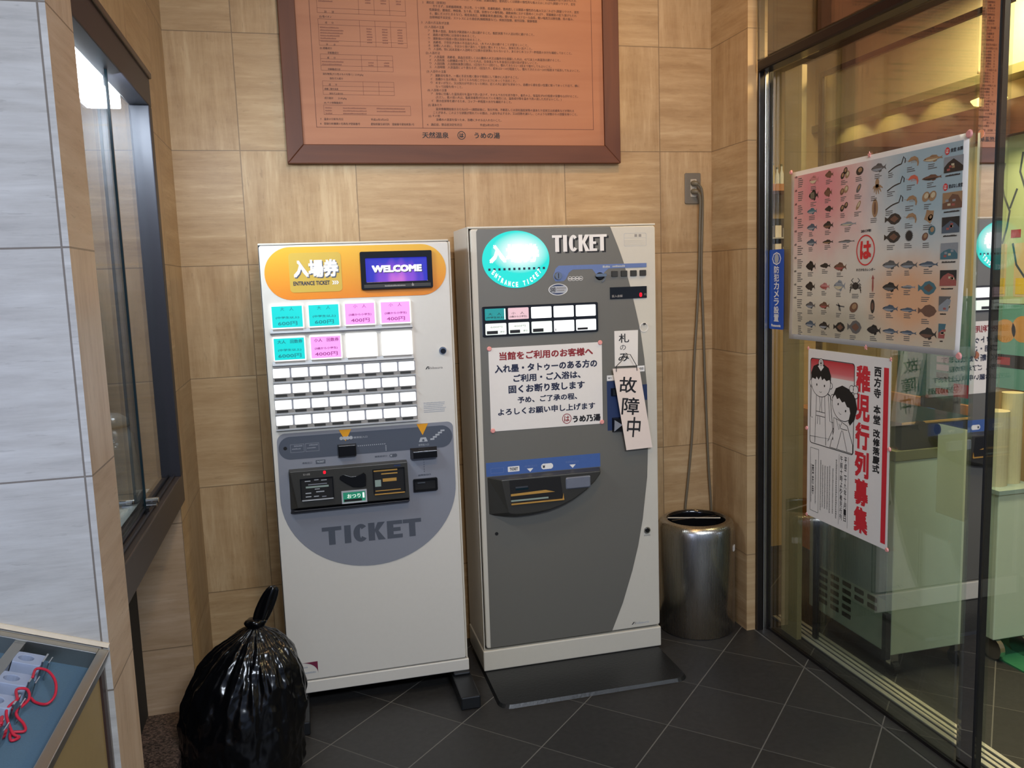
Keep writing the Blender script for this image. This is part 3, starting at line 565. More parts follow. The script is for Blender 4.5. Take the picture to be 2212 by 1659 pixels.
# lit buttons
BX = (-.101, .0140, .1290, .2450)
faces = [[('btn_teal', 'teal_ink', '大　人', '(中学生以上)', '600円'), ('btn_teal', 'teal_ink', '大　人', '(中学生以上)', '600円'), ('btn_pink', 'pink_ink', '小　人', '(3歳から小学生)', '400円'), ('btn_pink', 'pink_ink', '小　人', '(3歳から小学生)', '400円')],
         [('btn_teal', 'teal_ink', '大人　回数券', '(中学生以上)', '6000円'), ('btn_pink', 'pink_ink', '小人　回数券', '(3歳から小学生)', '4000円'), None, None]]
for r, (z0, z1) in enumerate(((1.2985, 1.3755), (1.1945, 1.273))):
    MB().box(-.106, .349, Y1-.013, Y1, z0-.017, z0-.0135, M['grey_panel']).taper(A, rect(-.106, .349, z0-.0145, z0-.002), rect(-.106, .349, z0-.0155, z0-.0135), M['pale_ink'], 0, .013).build('button_ledge', m1)
    for c in range(4):
        x0 = BX[c]; x1 = x0+.1015; q = faces[r][c]
        bo = MB().poly(A, rrect(x0, x1, z0, z1, .003), M['btn_white'], 0, .008).build('ticket_button', m1)
        if q:
            MB().poly(A, rect(x0+.0035, x1-.0035, z0+.004, z1-.005), M[q[0]], .008, .0085).build('price_card', bo)
            b = MB(); I = M[q[1]]; cx = (x0+x1)/2
            if r == 0: b.text(A, q[2], cx-.021, cx+.021, z1-.020, z1-.0085, I, .009)
            else: b.text(A, q[2], cx-.036, cx+.042, z1-.022, z1-.010, I, .009, .02)
            b.text(A, q[3], cx-.036, cx+.037, z0+.031, z0+.0395, I, .009, .02); w = .030 if r == 0 else .036
            b.text(A, q[4], cx-w, cx+w, z0+.0105, z0+.0235, I, .009, .01); b.build('lettering', bo)
        MB().poly(A, rect(x0+.004, x1-.004, z0-.0075, z0-.001), M['grey_ink'], .001, .006).build('button_lip', bo)
for z0, z1 in ((1.141, 1.1705), (1.0895, 1.119), (1.0375, 1.067), (.9855, 1.0155)):
    MB().box(-.108, .353, Y1-.012, Y1, z0-.0165, z0-.013, M['pale_ink']).poly(A, rect(-.108, .353, z0-.0135, z0-.001), M['grey_ink'], 0, .002).poly(A, rect(-.108, .353, z0-.001, z1+.001), M['grey_panel'], 0, .002).build('button_ledge', m1)
    for c in range(8):
        x0 = -.107+c*.0578; x1 = x0+.0518
        bo = MB().poly(A, rrect(x0, x1, z0, z1, .002), M['btn_white'], 0, .008).build('blank_button', m1)
        MB().poly(A, rect(x0+.004, x1-.012, z0-.0105, z0-.0035), M['charcoal'], .002, .004).build('button_lip', bo)
b = MB(); b.poly(A, ell(.448, 1.201, .0125), M['chrome'], 0, .006); b.poly(A, ell(.449, 1.199, .009), M['gloss_black'], .006, .0075); b.build('door_lock', m1)
b = MB(); b.poly(A, [(.387, 1.140), (.391, 1.140), (.397, 1.1495), (.3935, 1.1495)], M['ink'], .0005); b.text(A, 'S', .396, .4005, 1.140, 1.149, M['ink'], .0006, .03); b.text(A, 'hibaura', .402, .446, 1.140, 1.148, M['grey_ink'], .0005, .01)
rng = random.Random(5)
for i in range(6): dashes(b, A, .375, 1.024-i*.0062, rng.uniform(.066, .078), .0034, M['pale_ink'], .0005, rng)
b.build('small_print', m1)
# grey money panel
pts = [(-.110, .93)]+[(-.110+.027-.027*math.cos(math.radians(t)), .930+.027*math.sin(math.radians(t))) for t in (15, 30, 45, 60, 75, 90)]
pts += [(.472-.02+.02*math.sin(math.radians(t)), .937+.02*math.cos(math.radians(t))) for t in (0, 20, 40, 60, 80, 90)]
e = ell(.1805, .742, .2925, .2605, 40, 0, -180) if False else [( .1805+.2925*math.cos(math.radians(-t)), .742+.2605*math.sin(math.radians(-t))) for t in range(0, 181, 5)]
pts += e; gp = MB().poly(A, pts, M['grey_panel'], 0, .0012).build('money_panel', m1)
F1 = Fr((0, Y1-.0012, 0), (1, 0, 0), (0, 0, 1))
MB().poly(F1, rrect(-.106, .468, .870, .9455, .0375, 10), M['slate'], 0, .0008).build('slate_strip', gp)
for a_, b_, c_ in ((.0895, .130, .1095), (.3475, .3865, .3665)): MB().poly(F1, [(a_, .956), (b_, .956), (c_, .917)], M['amber'], .0009, .0016).build('arrow_mark', gp)
b = MB(); P = M['pale_ink']
for i in range(4): b.poly(F1, ell(.096+i*.0105, .9275, .006), P, .0017+i*.0001)
b.text(F1, '硬貨投入口', .136, .181, .9235, .930, P, .001, .01); b.text(F1, '紙幣投入口', .351, .386, .880, .887, P, .001)
b.poly(F1, [(.353, .894), (.383, .894), (.377, .909), (.359, .909)], P, .001); b.poly(F1, ell(.368, .899, .004), M['slate'], .0012)
for i in range(5): b.poly(F1, [(.392+i*.009, .898+i*.0068), (.406+i*.009, .898+i*.0068), (.406+i*.009, .9035+i*.0068), (.392+i*.009, .9035+i*.0068)], P, .001+i*.00005)
for x in (-.069, -.021):
    b.ring(F1, rect(x, x+.044, .892, .9195), rect(x+.0012, x+.0428, .8932, .9183), M['grey_panel'], .0007, .001); dashes(b, F1, x+.012, .911, .028, .005, M['grey_panel'], .001, rng); dashes(b, F1, x+.005, .902, .03, .004, M['grey_panel'], .001, rng)
for i in range(14): b.poly(F1, rect(.148+i*.0068, .151+i*.0068, .896, .899), P, .001)
for i in range(4): b.poly(F1, rect(.2395, .2425, .889-i*.005, .892-i*.005), P, .001)
b.poly(F1, ell(-.085, .908, .006), M['hole'], .001)
b.text(F1, '券取出口', -.034, -.003, .851, .8575, M['slate_txt'], .0006, .02); b.poly(F1, rect(.009, .040, .848, .861), M['slate_txt'], .0005); b.text(F1, 'TICKET', .012, .037, .8515, .858, P, .0007, .03)
b.text(F1, '硬貨返却口', .202, .243, .853, .859, M['slate_txt'], .0006, .02)
for i in range(3): b.poly(F1, ell(.257+i*.007, .8555, .006), M['slate_txt'], .0006+i*.0001)
b.text(F1, '¥', .2535, .2605, .852, .859, P, .0009, .02)
for i in range(6): b.poly(F1, rect(.3655, .3675, .829-i*.008, .833-i*.008), M['slate_txt'], .0006)
b.text(F1, '紙幣取出口', .345, .388, .776, .782, M['slate_txt'], .0006, .02)
word(b, F1, [('T', .014, .064), ('I', .080, .036), ('C', .117, .045), ('K', .167, .057), ('E', .230, .052), ('T', .284, .063)], .5685, .0615, .0215, M['slate_txt'], .0006)
b.build('lettering', gp)
MB().taper(F1, rect(.081, .144, .865, .908), rect(.084, .141, .868, .905), M['gloss_black'], 0, .016).build('coin_inlet', m1, bevel=.002)
b = MB(); b.taper(F1, rect(.321, .413, .838, .875), rect(.329, .410, .842, .866), M['gloss_black'], 0, .024); b.box(.330, .409, Y1-.0262, Y1-.025, .862, .866, M['chrome']); b.build('note_inlet', m1, bevel=.002)
b = MB(); b.ring(F1, rrect(.326, .409, .723, .768, .004, 2), rrect(.332, .403, .730, .762, .002, 2), M['gloss_black'], 0, .008); b.poly(F1, rect(.332, .403, .730, .762), M['hole'], .0008); b.poly(F1, rect(.341, .367, .751, .755), M['chrome'], .001, .004); b.build('note_outlet', m1)
# protruding delivery unit
du = MB(); du.taper(F1, [(-.082, .700), (.3115, .700), (.3075, .838), (-.079, .838)], [(-.058, .712), (.3085, .712), (.3065, .835), (-.076, .835)], M['charcoal'], 0, .030); du.taper(F1, [(-.083, .688), (.3115, .692), (.3115, .703), (-.080, .703)], [(-.070, .697), (.309, .699), (.309, .703), (-.070, .703)], M['charcoal_b'], 0, .024)
duo = du.build('delivery_unit', m1, bevel=.003); F2 = Fr((0, Y1-.0313, 0), (1, 0, 0), (0, 0, 1))
def window(name, x0, x1, z0, z1, stripes, lip):
    b = MB(); b.poly(F2, rect(x0, x1, z0, z1), M['hole'], .0003); rg = random.Random(int(x0*999))
    for a0, a1, c0, c1, mm in stripes: b.poly(F2, rect(a0, a1, c0, c1), mm, .0008)
    b.box(x0, x1, Y1-.038, Y1-.0313, z0-.004, z0-.001, lip); b.ring(F2, rect(x0-.003, x1+.003, z0-.0005, z1+.003), rect(x0, x1, z0, z1), M['gloss_black'], 0, .003); return b.build(name, duo)
C_ = M['pale_ink']; Bz = mat('tray_bronze', 'cf9f52', .35, .35)  # glints of the chrome tray bits are painted as flat pale grey
window('ticket_tray', -.042, .058, .739, .806, [(-.03, -.012, .798, .801, C_), (.0, .014, .8005, .8035, C_), (.022, .04, .798, .801, C_), (-.02, .04, .786, .789, M['grey_panel']), (-.028, .045, .776, .782, M['green_shade']), (.0, .016, .770, .7725, C_), (-.03, -.012, .7575, .761, C_), (.004, .03, .760, .7635, C_), (-.03, -.012, .746, .749, C_), (-.004, .012, .7455, .7485, C_), (.022, .036, .743, .746, M['grey_panel'])], C_)
b = MB(); b.poly(F2, [(.081, .797), (.084, .808), (.094, .813), (.106, .808), (.118, .803), (.135, .803), (.150, .808), (.160, .813), (.167, .806), (.168, .795), (.166, .766), (.150, .763), (.124, .766), (.100, .782)], M['gloss_black'], .0002, .0035); b.build('coin_cup', duo, bevel=.0015)
b = MB(); b.ring(F2, rect(.0845, .167, .713, .756), rect(.0895, .162, .718, .751), C_, 0, .004); b.poly(F2, rect(.0895, .162, .718, .751), M['green_lit'], .001); b.poly(F2, rect(.092, .150, .7185, .727), M['hole'], .0015); b.text(F2, 'おつり', .103, .146, .730, .744, M['btn_pale'], .0016, .01); b.poly(F2, rect(.153, .159, .728, .746), M['btn_pale'], .0016); b.build('change_button', duo)
window('coin_tray', .193, .293, .737, .817, [(.193, .272, .811, .816, Bz), (.218, .272, .800, .804, Bz), (.222, .268, .775, .786, Bz), (.196, .216, .760, .783, M['green_shade']), (.196, .28, .744, .747, Bz)], Bz)
b = MB(); b.text(F2, '0', .030, .039, .819, .830, M['led'], .0006, .06); b.text(F2, '投入金額', -.034, -.012, .819, .826, M['grey_ink'], .0006, .02); b.poly(F2, rect(.262, .283, .824, .829), M['navy_block' if 'navy_block' in M else 'navy'], .0005); b.build('amount_display', duo)
b = MB(); b.poly(A, [(-.081, .1665)]+[( -.081+.053*math.sin(math.radians(t)), .1265+.040*math.cos(math.radians(t))) for t in range(0, 91, 9)]+[(-.028, .1675)], M['maroon'], .0004, .0008); dashes(b, A, -.079, .148, .02, .006, M['pale_ink'], .0005, rng); dashes(b, A, -.079, .128, .045, .006, M['pale_ink'], .0005, rng); b.build('corner_mark', m1)
# ================================================================== grey ticket machine (right)
Y2 = -.325; B = front(Y2)
m2 = thing('ticket_machine', (.9, -.18, 0), 'taller grey ticket machine with lit teal oval sign and a paper notice', 'ticket machine')
MB().box(.562, 1.2545, -.296, -.054, .088, 1.614, M['white']).box(.562, 1.2545, Y2+.004, -.296, 1.607, 1.614, M['cream']).box(.562, .566, Y2+.004, -.296, .09, 1.608, M['cream']).build('cabinet', m2, bevel=.002)
MB().box(.565, 1.252, Y2+.022, -.296, .092, 1.608, M['gap']).build('door_gap', m2)
MB().poly(B, rrect(.5705, 1.2525, .0965, 1.6055, .010), M['cream'], -.024, 0).build('front_door', m2, bevel=.004)
MB().box(.558, 1.256, Y2-.003, -.06, .012, .0885, M['cream']).build('plinth', m2, bevel=.004)
b = MB(); b.box(.64, .70, -.14, -.09, 1.614, 1.622, M['gap']); b.build('top_bracket', m2)
cur = [(1.0795, 1.6045), (1.110, 1.529), (1.129, 1.475), (1.153, 1.388), (1.173, 1.302), (1.190, 1.225), (1.203, 1.127), (1.2115, 1.028), (1.2145, .929), (1.2135, .814), (1.208, .681), (1.188, .523), (1.168, .42), (1.143, .326), (1.103, .205), (1.057, .098)]
gpl = MB().poly(B, [(.586, .098)]+[(.592-.0, 1.596), (.598, 1.6045)]+cur, M['m2grey'], 0, .0010).build('grey_panel', m2)
G = Fr((0, Y2-.001, 0), (1, 0, 0), (0, 0, 1))
ov = radial('lit_oval_sign', (0, 2), (.745-.9, 1.522), (.125, .085), (1, 1, 1, 1), S('0fdcd2'), .68)
b = MB(); b.poly(G, ell(.7295, 1.4985, .1205, .0985, 56), ov, 0, .002); so = b.build('oval_sign', m2)
b = MB(); b.text(G, '入場券', .634, .814, 1.487, 1.552, M['lit_text'], .0025, .05)
for i in range(12): b.poly(G, rect(.629+i*.0178, .637+i*.0178, 1.462, 1.470), M['navy_ink'], .0025)
tx = 'ENTRANCE TICKET'
for i, ch in enumerate(tx):
    t = math.radians(-90+(i-(len(tx)-1)/2)*7.6); cx = .7295+.118*math.cos(t)*.87; cy = 1.522+.118*math.sin(t)*.93
    if ch != ' ': b.text(G, ch, cx-(.0042 if ch != 'I' else .0015), cx+(.0042 if ch != 'I' else .0015), cy-.0085, cy+.0085, M['lit_text'], .0025, .03, rot=(i-(len(tx)-1)/2)*math.radians(5.2))
b.build('lettering', so)
b = MB()
cells = [('T', .862, .036), ('I', .900, .019), ('C', .9235, .031), ('K', .9595, .041), ('E', .9995, .029), ('T', 1.0285, .037)]
word(b, G, [(c, u+.0075, w) for c, u, w in cells], 1.5155, .058, .0145, M['ink'], .0005); word(b, G, cells, 1.5205, .058, .0145, M['white_ink'], .0011); b.build('ticket_lettering', m2)
b = MB(); b.poly(G, [(.884, 1.4725), (1.2165, 1.4725), (1.2165, 1.4575), (1.07, 1.457), (1.054, 1.444), (1.046, 1.425), (1.035, 1.425), (1.022, 1.440), (1.008, 1.457), (.935, 1.457), (.921, 1.447), (.909, 1.424), (.900, 1.418), (.870, 1.418), (.864, 1.437), (.872, 1.462)], M['lblue'], 0, .0006)
dashes(b, G, 1.048, 1.460, .03, .008, M['pale_ink'], .0009, random.Random(2)); dashes(b, G, 1.085, 1.461, .05, .007, M['pale_ink'], .0009, random.Random(4)); b.build('blue_band', m2)
b = MB(); b.poly(G, ell(.8805, 1.4365, .0175, .0175, 30), M['lblue'], 0, .0008); b.taper(G, ell(.8805, 1.4365, .0155, .0155, 30), ell(.8805, 1.4365, .012, .012, 30), M['chrome'], 0, .008); b.poly(G, rect(.8790, .8815, 1.428, 1.446), M['hole'], .0083); b.build('coin_slot', m2)
b = MB()
for i in range(4): b.ring(G, ell(.9245+i*.0135, 1.4255, .0078), ell(.9245+i*.0135, 1.4255, .0066), M['white_ink'], 0, .0006+i*.0001)
for i in range(4): dashes(b, G, .9195+i*.0135, 1.4235, .010, .004, M['white_ink'], .0011, random.Random(i))
b.ring(G, ell(.8795, 1.389, .0355, .0205, 36), ell(.8795, 1.389, .0335, .0188, 36), M['white_ink'], 0, .0008); b.poly(G, ell(.8795, 1.389, .0335, .0188, 36), M['pale_ink'], .0003)
for t0, t1 in ((45, 135), (225, 315)): b.poly(G, ell(.8795, 1.389, .031, .0175, 16, t0, t1), M['navy'], .0006)
b.text(G, '500', .852, .868, 1.382, 1.396, M['ink'], .0008, .02); b.ring(G, ell(.860, 1.389, .0115), ell(.860, 1.389, .0105), M['ink'], .0005, .0009)
dashes(b, G, .875, 1.392, .034, .0045, M['grey_ink'], .0008, random.Random(6)); dashes(b, G, .875, 1.384, .028, .0045, M['grey_ink'], .0008, random.Random(7)); b.build('coin_marks', m2)
b = MB(); b.taper(G, ell(1.037, 1.4305, .017, .0145, 24), ell(1.037, 1.4305, .012, .010, 24), M['gloss_black'], 0, .004); b.poly(G, rrect(1.018, 1.060, 1.4285, 1.440, .004), M['chrome'], .002, .010); b.poly(G, band(ell(1.037, 1.428, .019, .019, 10, -75, 20), .003), M['chrome'], .001, .004); b.build('return_lever', m2, bevel=.001)
for i in range(4):
    x = 1.0800+i*.0363; MB().taper(G, rrect(x, x+.0255, 1.4265, 1.4480, .002, 2), rrect(x+.0015, x+.024, 1.4275, 1.447, .002, 2), M['charcoal'], 0, .005).build('select_button', m2)
b = MB(); b.poly(G, rect(1.0735, 1.2155, 1.3470, 1.3895), M['gloss_black'], 0, .002); do = b.build('amount_display', m2)
b = MB(); b.text(G, '0', 1.186, 1.197, 1.351, 1.367, M['led'], .0026, .05); b.text(G, '投入金額', 1.080, 1.121, 1.353, 1.362, M['grey_ink'], .0026, .02); b.text(G, '円', 1.205, 1.213, 1.355, 1.363, M['grey_ink'], .0026); b.build('lettering', do)
bk = MB(); bk.poly(G, rrect(.6005, 1.0260, 1.2335, 1.3395, .006), M['gloss_black'], 0, .004); bko = bk.build('button_frame', m2, bevel=.001)
xs = (.6105, .6935, .7770, .8595, .9420)
for i, x in enumerate(xs):
    mm = ('btn_teal2', 'btn_pink2', 'btn_white', 'btn_white', 'btn_white')[i]
    t = MB(); t.poly(G, rrect(x, x+.0735, 1.2915, 1.3315, .003), M[mm], .004, .008)
    if i == 0: t.poly(G, rect(x+.068, x+.0725, 1.293, 1.330), M['btn_pale'], .0082)
    to = t.build('lit_card', bko)
    if i < 2:
        q = MB(); q.text(G, ('大　人', '小　人')[i], x+.011, x+.057, 1.309, 1.317, M['ink'], .0084); q.text(G, ('(中学生以上)', '(3歳から小学生)')[i], x+.004, x+.0665, 1.297, 1.3045, M['ink'], .0084, .01); q.build('card_lettering', bko)
    t = MB(); t.poly(G, rrect(x, x+.0745, 1.2405, 1.2800, .003), M['btn_pale' if i < 3 else 'btn_white'], .004, .007); t.build('press_button', bko)
    q = MB(); q.poly(G, rect(x+.004, x+(.043, .040, .042, .006, .042)[i], 1.2435, (1.2545, 1.2545, 1.255, 1.252, 1.251)[i]), M['ink'], .007, .009)
    if i < 2: q.text(G, ('600円', '400円')[i], x+.018, x+.060, 1.264, 1.271, M['grey_ink'], .0074); q.text(G, '押す', x+.052, x+.068, 1.246, 1.2535, M['ink'], .0074)
    q.build('press_tab', bko)
b = MB(); b.ring(B, rrect(1.132, 1.2175, 1.534, 1.580, .005), rrect(1.1328, 1.2167, 1.5348, 1.5792, .005), M['pale_ink'], 0, .0004); b.poly(B, rect(1.133, 1.217, 1.5625, 1.563), M['pale_ink'], .0004)
for x in (1.172, 1.188): b.poly(B, rect(x, x+.010, 1.5665, 1.576), M['grey_ink'], .0004)
rng = random.Random(9)
for i in range(3): dashes(b, B, 1.137, 1.553-i*.007, .074, .004, M['cream'], .0005, rng)
b.poly(B, [(1.136, .111), (1.141, .111), (1.149, .121), (1.1445, .121)], M['ink'], .0005); b.text(B, 'S', 1.148, 1.153, .1115, .1205, M['grey_ink'], .0006, .03); b.text(B, 'hibaura', 1.155, 1.207, .111, .1195, M['pale_ink'], .0005, .01)
b.text(B, 'POWER', 1.192, 1.218, .4525, .4575, M['grey_ink'], .0005, .02); b.build('small_print', m2)
b = MB(); b.poly(B, ell(1.204, .476, .0125), M['chrome'], 0, .005); b.poly(B, ell(1.204, .476, .0085), M['gloss_black'], .005, .0065); b.build('door_lock', m2)
b = MB(); b.poly(G, ell(.624, .525, .0062), M['hole'], 0, .0008); b.build('key_hole', m2)
b = MB(); b.ring(B, ell(1.203, 1.240, .017), ell(1.203, 1.240, .0145), M['paper'], .0006, .002); b.poly(G, ell(1.203, 1.253, .003), M['ink'], .001, .012); b.build('suction_hook', m2)
# note reader behind the cards
b = MB(); b.poly(G, rect(1.055, 1.115, .868, 1.050), M['navy'], 0, .0006); b.poly(G, rect(1.115, 1.2120, .972, 1.030), M['navy'], 0, .0006); b.build('note_panel', m2)
b = MB(); b.taper(G, rect(1.070, 1.150, .995, 1.024), rect(1.074, 1.146, .998, 1.020), M['gloss_black'], .0006, .012); b.build('note_slot', m2); b = MB(); b.taper(G, rect(1.072, 1.160, .862, .915), rect(1.076, 1.156, .866, .912), M['gloss_black'], .0006, .014); b.poly(G, [(1.075, .866), (1.107, .888), (1.077, .908)], M['grey_panel'], .0145, .016); b.build('note_outlet', m2)
for (x0, x1, z0, z1, t) in ((1.1745, 1.203, 1.0785, 1.1000, '000'), (1.056, 1.085, 1.052, 1.0715, '¥1')):
    b = MB(); b.poly(G, rect(x0, x1, z0, z1), M['white_ink'], 0, .0006); b.text(G, t, x0+.004, x0+.016 if t == '¥1' else x1-.004, z0+.006, z1-.006, M['ink'], .0009, .01); b.build('value_label', m2)
# lower delivery unit
b = MB(); b.poly(G, rect(.5945, 1.0235, .737, .787), M['m2blue'], 0, .0006); bo = b.build('blue_strip', m2)
b = MB(); b.poly(G, rrect(.6735, .7165, .7475, .7665, .002, 2), M['white_ink'], .0006, .0010); b.text(G, 'TICKET', .680, .711, .7515, .7625, M['ink'], .0012, .03)
for x in (.756, .9165): b.poly(G, [(x-.012, .754), (x+.012, .754), (x, .741)], M['white_ink'], .0008)
b.text(G, '券取出口', .735, .782, .7585, .766, M['lblue'], .0008, .01); b.text(G, '釣銭取出口', .890, .940, .7605, .768, M['lblue'], .0008, .01)
for i in range(4): b.poly(G, ell(.808+i*.008, .756, .0105), M['white_ink'], .0008+i*.0001)
b.text(G, '¥', .803, .812, .750, .761, M['ink'], .0014, .03); b.ring(G, rect(.611, .659, .747, .766), rect(.6122, .6578, .7482, .7648), M['lblue'], .0006, .0009); b.build('lettering', bo)
arc = [(.596, .736), (1.0215, .736), (1.0195, .720), (1.000, .690), (.960, .655), (.915, .626), (.864, .604), (.815, .590), (.758, .582), (.700, .580), (.650, .585), (.615, .593), (.598, .600)]
inn = [(.640, .730), (1.0100, .730), (1.008, .718), (.988, .694), (.952, .664), (.910, .638), (.862, .618), (.815, .606), (.760, .600), (.720, .599), (.690, .600), (.670, .604), (.662, .610)]
un = MB().taper(G, arc, inn, M['charcoal'], 0, .040).build('delivery_unit', m2, bevel=.003)
H = Fr((0, Y2-.0412, 0), (1, 0, 0), (0, 0, 1))
b = MB(); b.poly(H, [(.668, .726), (.857, .723), (.866, .640), (.672, .640)], M['hole'], .0002); b.poly(H, rect(.690, .735, .6955, .701), M['chrome'], .0006); b.poly(H, rect(.690, .737, .688, .695), M['glass_edge'], .0006)
b.poly(H, [(.672, .668), (.835, .670), (.80, .680), (.672, .676)], Bz, .0005); b.poly(H, rect(.672, .81, .648, .654), M['green_shade'], .0005); b.box(.672, .868, Y2-.046, Y2-.041, .637, .6415, Bz); b.poly(H, [(.862, .640), (.868, .638), (.866, .662)], Bz, .0006, .003); b.build('ticket_tray', un)
b = MB(); b.taper(H, rrect(.875, .972, .672, .719, .006), rrect(.880, .966, .678, .714, .005), mat('smoked_flap', '6f7480', .2), -.002, .004); b.build('coin_flap', un)

# ------------------------------------------------------------------ what is stuck on and standing under it
nt_ = thing('paper_notice', (.828, Y2-.002, .90), 'white paper notice about tattoos held by pink magnets on the grey machine', 'notice')
NP = Fr((0, Y2-.0016, 0), (1, 0, 0), (0, 0, 1))
MB().poly(NP, [(.6175, .8985), (1.0365, .8965), (1.0385, 1.195), (.6185, 1.195)], M['paper'], 0, .0006).build('sheet', nt_)
b = MB()
for t, x0, x1, z0, z1, mm, bo in (('当館をご利用のお客様へ', .657, 1.004, 1.149, 1.1785, 'red_ink', .035), ('入れ墨・タトゥーのある方の', .639, 1.019, 1.105, 1.1345, 'navy_ink', .035), ('ご利用・ご入浴は、', .705, .955, 1.069, 1.0965, 'navy_ink', .035), ('固くお断り致します', .686, .970, 1.030, 1.0590, 'navy_ink', .035), ('予め、ご了承の程、', .718, .940, .993, 1.0165, 'navy_ink', .03), ('よろしくお願い申し上げます', .645, 1.008, .953, .978, 'navy_ink', .03), ('うめ乃湯', .921, 1.028, .9075, .934, 'ink', .045)):
    b.text(NP, t, x0, x1, z0, z1, M[mm], .0009, bo)
b.ring(NP, ell(.899, .9245, .0175, .0185), ell(.899, .9245, .0152, .0160), M['red_ink'], .0005, .001); b.text(NP, 'は', .889, .909, .914, .935, M['red_ink'], .001, .02); b.build('lettering', nt_)
def magnet(F, u, v, r, label, group, star=False):
    p = F(u, v, 0); b = MB()
    if star: b.taper(F, [(u+(r if k % 2 == 0 else r*.45)*math.cos(math.radians(90+36*k)), v+(r if k % 2 == 0 else r*.45)*math.sin(math.radians(90+36*k))) for k in range(10)], [(u+(r*.9 if k % 2 == 0 else r*.4)*math.cos(math.radians(90+36*k)), v+(r*.9 if k % 2 == 0 else r*.4)*math.sin(math.radians(90+36*k))) for k in range(10)], M['pink'], .0009, .003)
    else: b.taper(F, ell(u, v, r, r, 24), ell(u, v, r*.72, r*.72, 24), M['pink'], .0009, .005)
    return tag(b.build('pink_magnet' if not star else 'pink_pin', loc=p), label, 'magnet' if not star else 'pin', group)
for u, v, w in ((.622, 1.192, 'upper left'), (1.032, 1.193, 'upper right'), (1.033, .902, 'lower right'), (.624, .901, 'lower left')):
    magnet(NP, u, v, .0088, 'pink round magnet at the %s corner of the tattoo notice' % w, 'magnets on the paper notice')
C1 = Fr((0, Y2-.0016, 0), (1, 0, 0), (0, 0, 1))
c1 = thing('paper_card', (1.133, Y2-.002, 1.102), 'small white card with three handwritten characters on the grey machine, above the hanging sign', 'card')
MB().poly(C1, [(1.087, 1.1030), (1.1765, 1.1020), (1.1795, 1.2315), (1.0875, 1.2320)], M['paper'], 0, .0006).build('sheet', c1)
b = MB(); b.text(C1, '札', 1.104, 1.144, 1.188, 1.221, M['ink'], .001, .012); b.text(C1, 'の', 1.108, 1.131, 1.161, 1.180, M['ink'], .001, .008); b.text(C1, 'み', 1.101, 1.142, 1.120, 1.149, M['ink'], .001, .012); b.build('handwriting', c1)
c2 = thing('hanging_sign', (1.147, Y2-.02, .794), 'long tilted white sign hanging from black string on the grey machine', 'sign')
q0, q1, q2, q3 = Vector((1.1190, .7935)), Vector((1.2215, .7960)), Vector((1.1745, 1.0955)), Vector((1.0715, 1.0975))
C2 = Fr((0, Y2-.020, 0), (1, 0, 0), (0, 0, 1))
MB().poly(C2, [tuple(q0), tuple(q1), tuple(q2), tuple(q3)], mat('laminated_card', 'ead9cc', .25, coat=.3, var=.02), 0, .0012).build('card', c2)
b = MB()
for t, x0, x1, z0, z1 in (('故', 1.096, 1.163, 1.006, 1.064), ('障', 1.104, 1.172, .924, .988), ('中', 1.123, 1.175, .840, .915)): b.text(C2, t, x0, x1, z0, z1, M['ink'], .0016, .012, rot=-.10)
b.build('handwriting', c2)
b = MB(); yy = Y2-.0225
for P in ([(1.085, 1.086), (1.085, 1.106), (1.110, 1.128), (1.121, 1.147), (1.139, 1.146), (1.163, 1.104), (1.165, 1.085)], [(1.085, 1.104), (1.124, 1.1015), (1.163, 1.103)]): b.tube([(x, yy, z) for x, z in P], .0013, M['ink'], 6)
b.tube([(1.130, yy, 1.146), (1.130, Y2-.003, 1.149)], .0015, M['ink'], 6)
b.build('string', c2)
pl = MB(); pl.taper(WORLD, rrect(.555, 1.248, -.593, -.062, .045), rrect(.562, 1.241, -.586, -.069, .04), M['rubber'], 0, .011)
tag(pl.build('base_plate', loc=(.90, -.33, 0)), 'flat black plate with rounded corners on the floor under the grey machine', 'base plate')
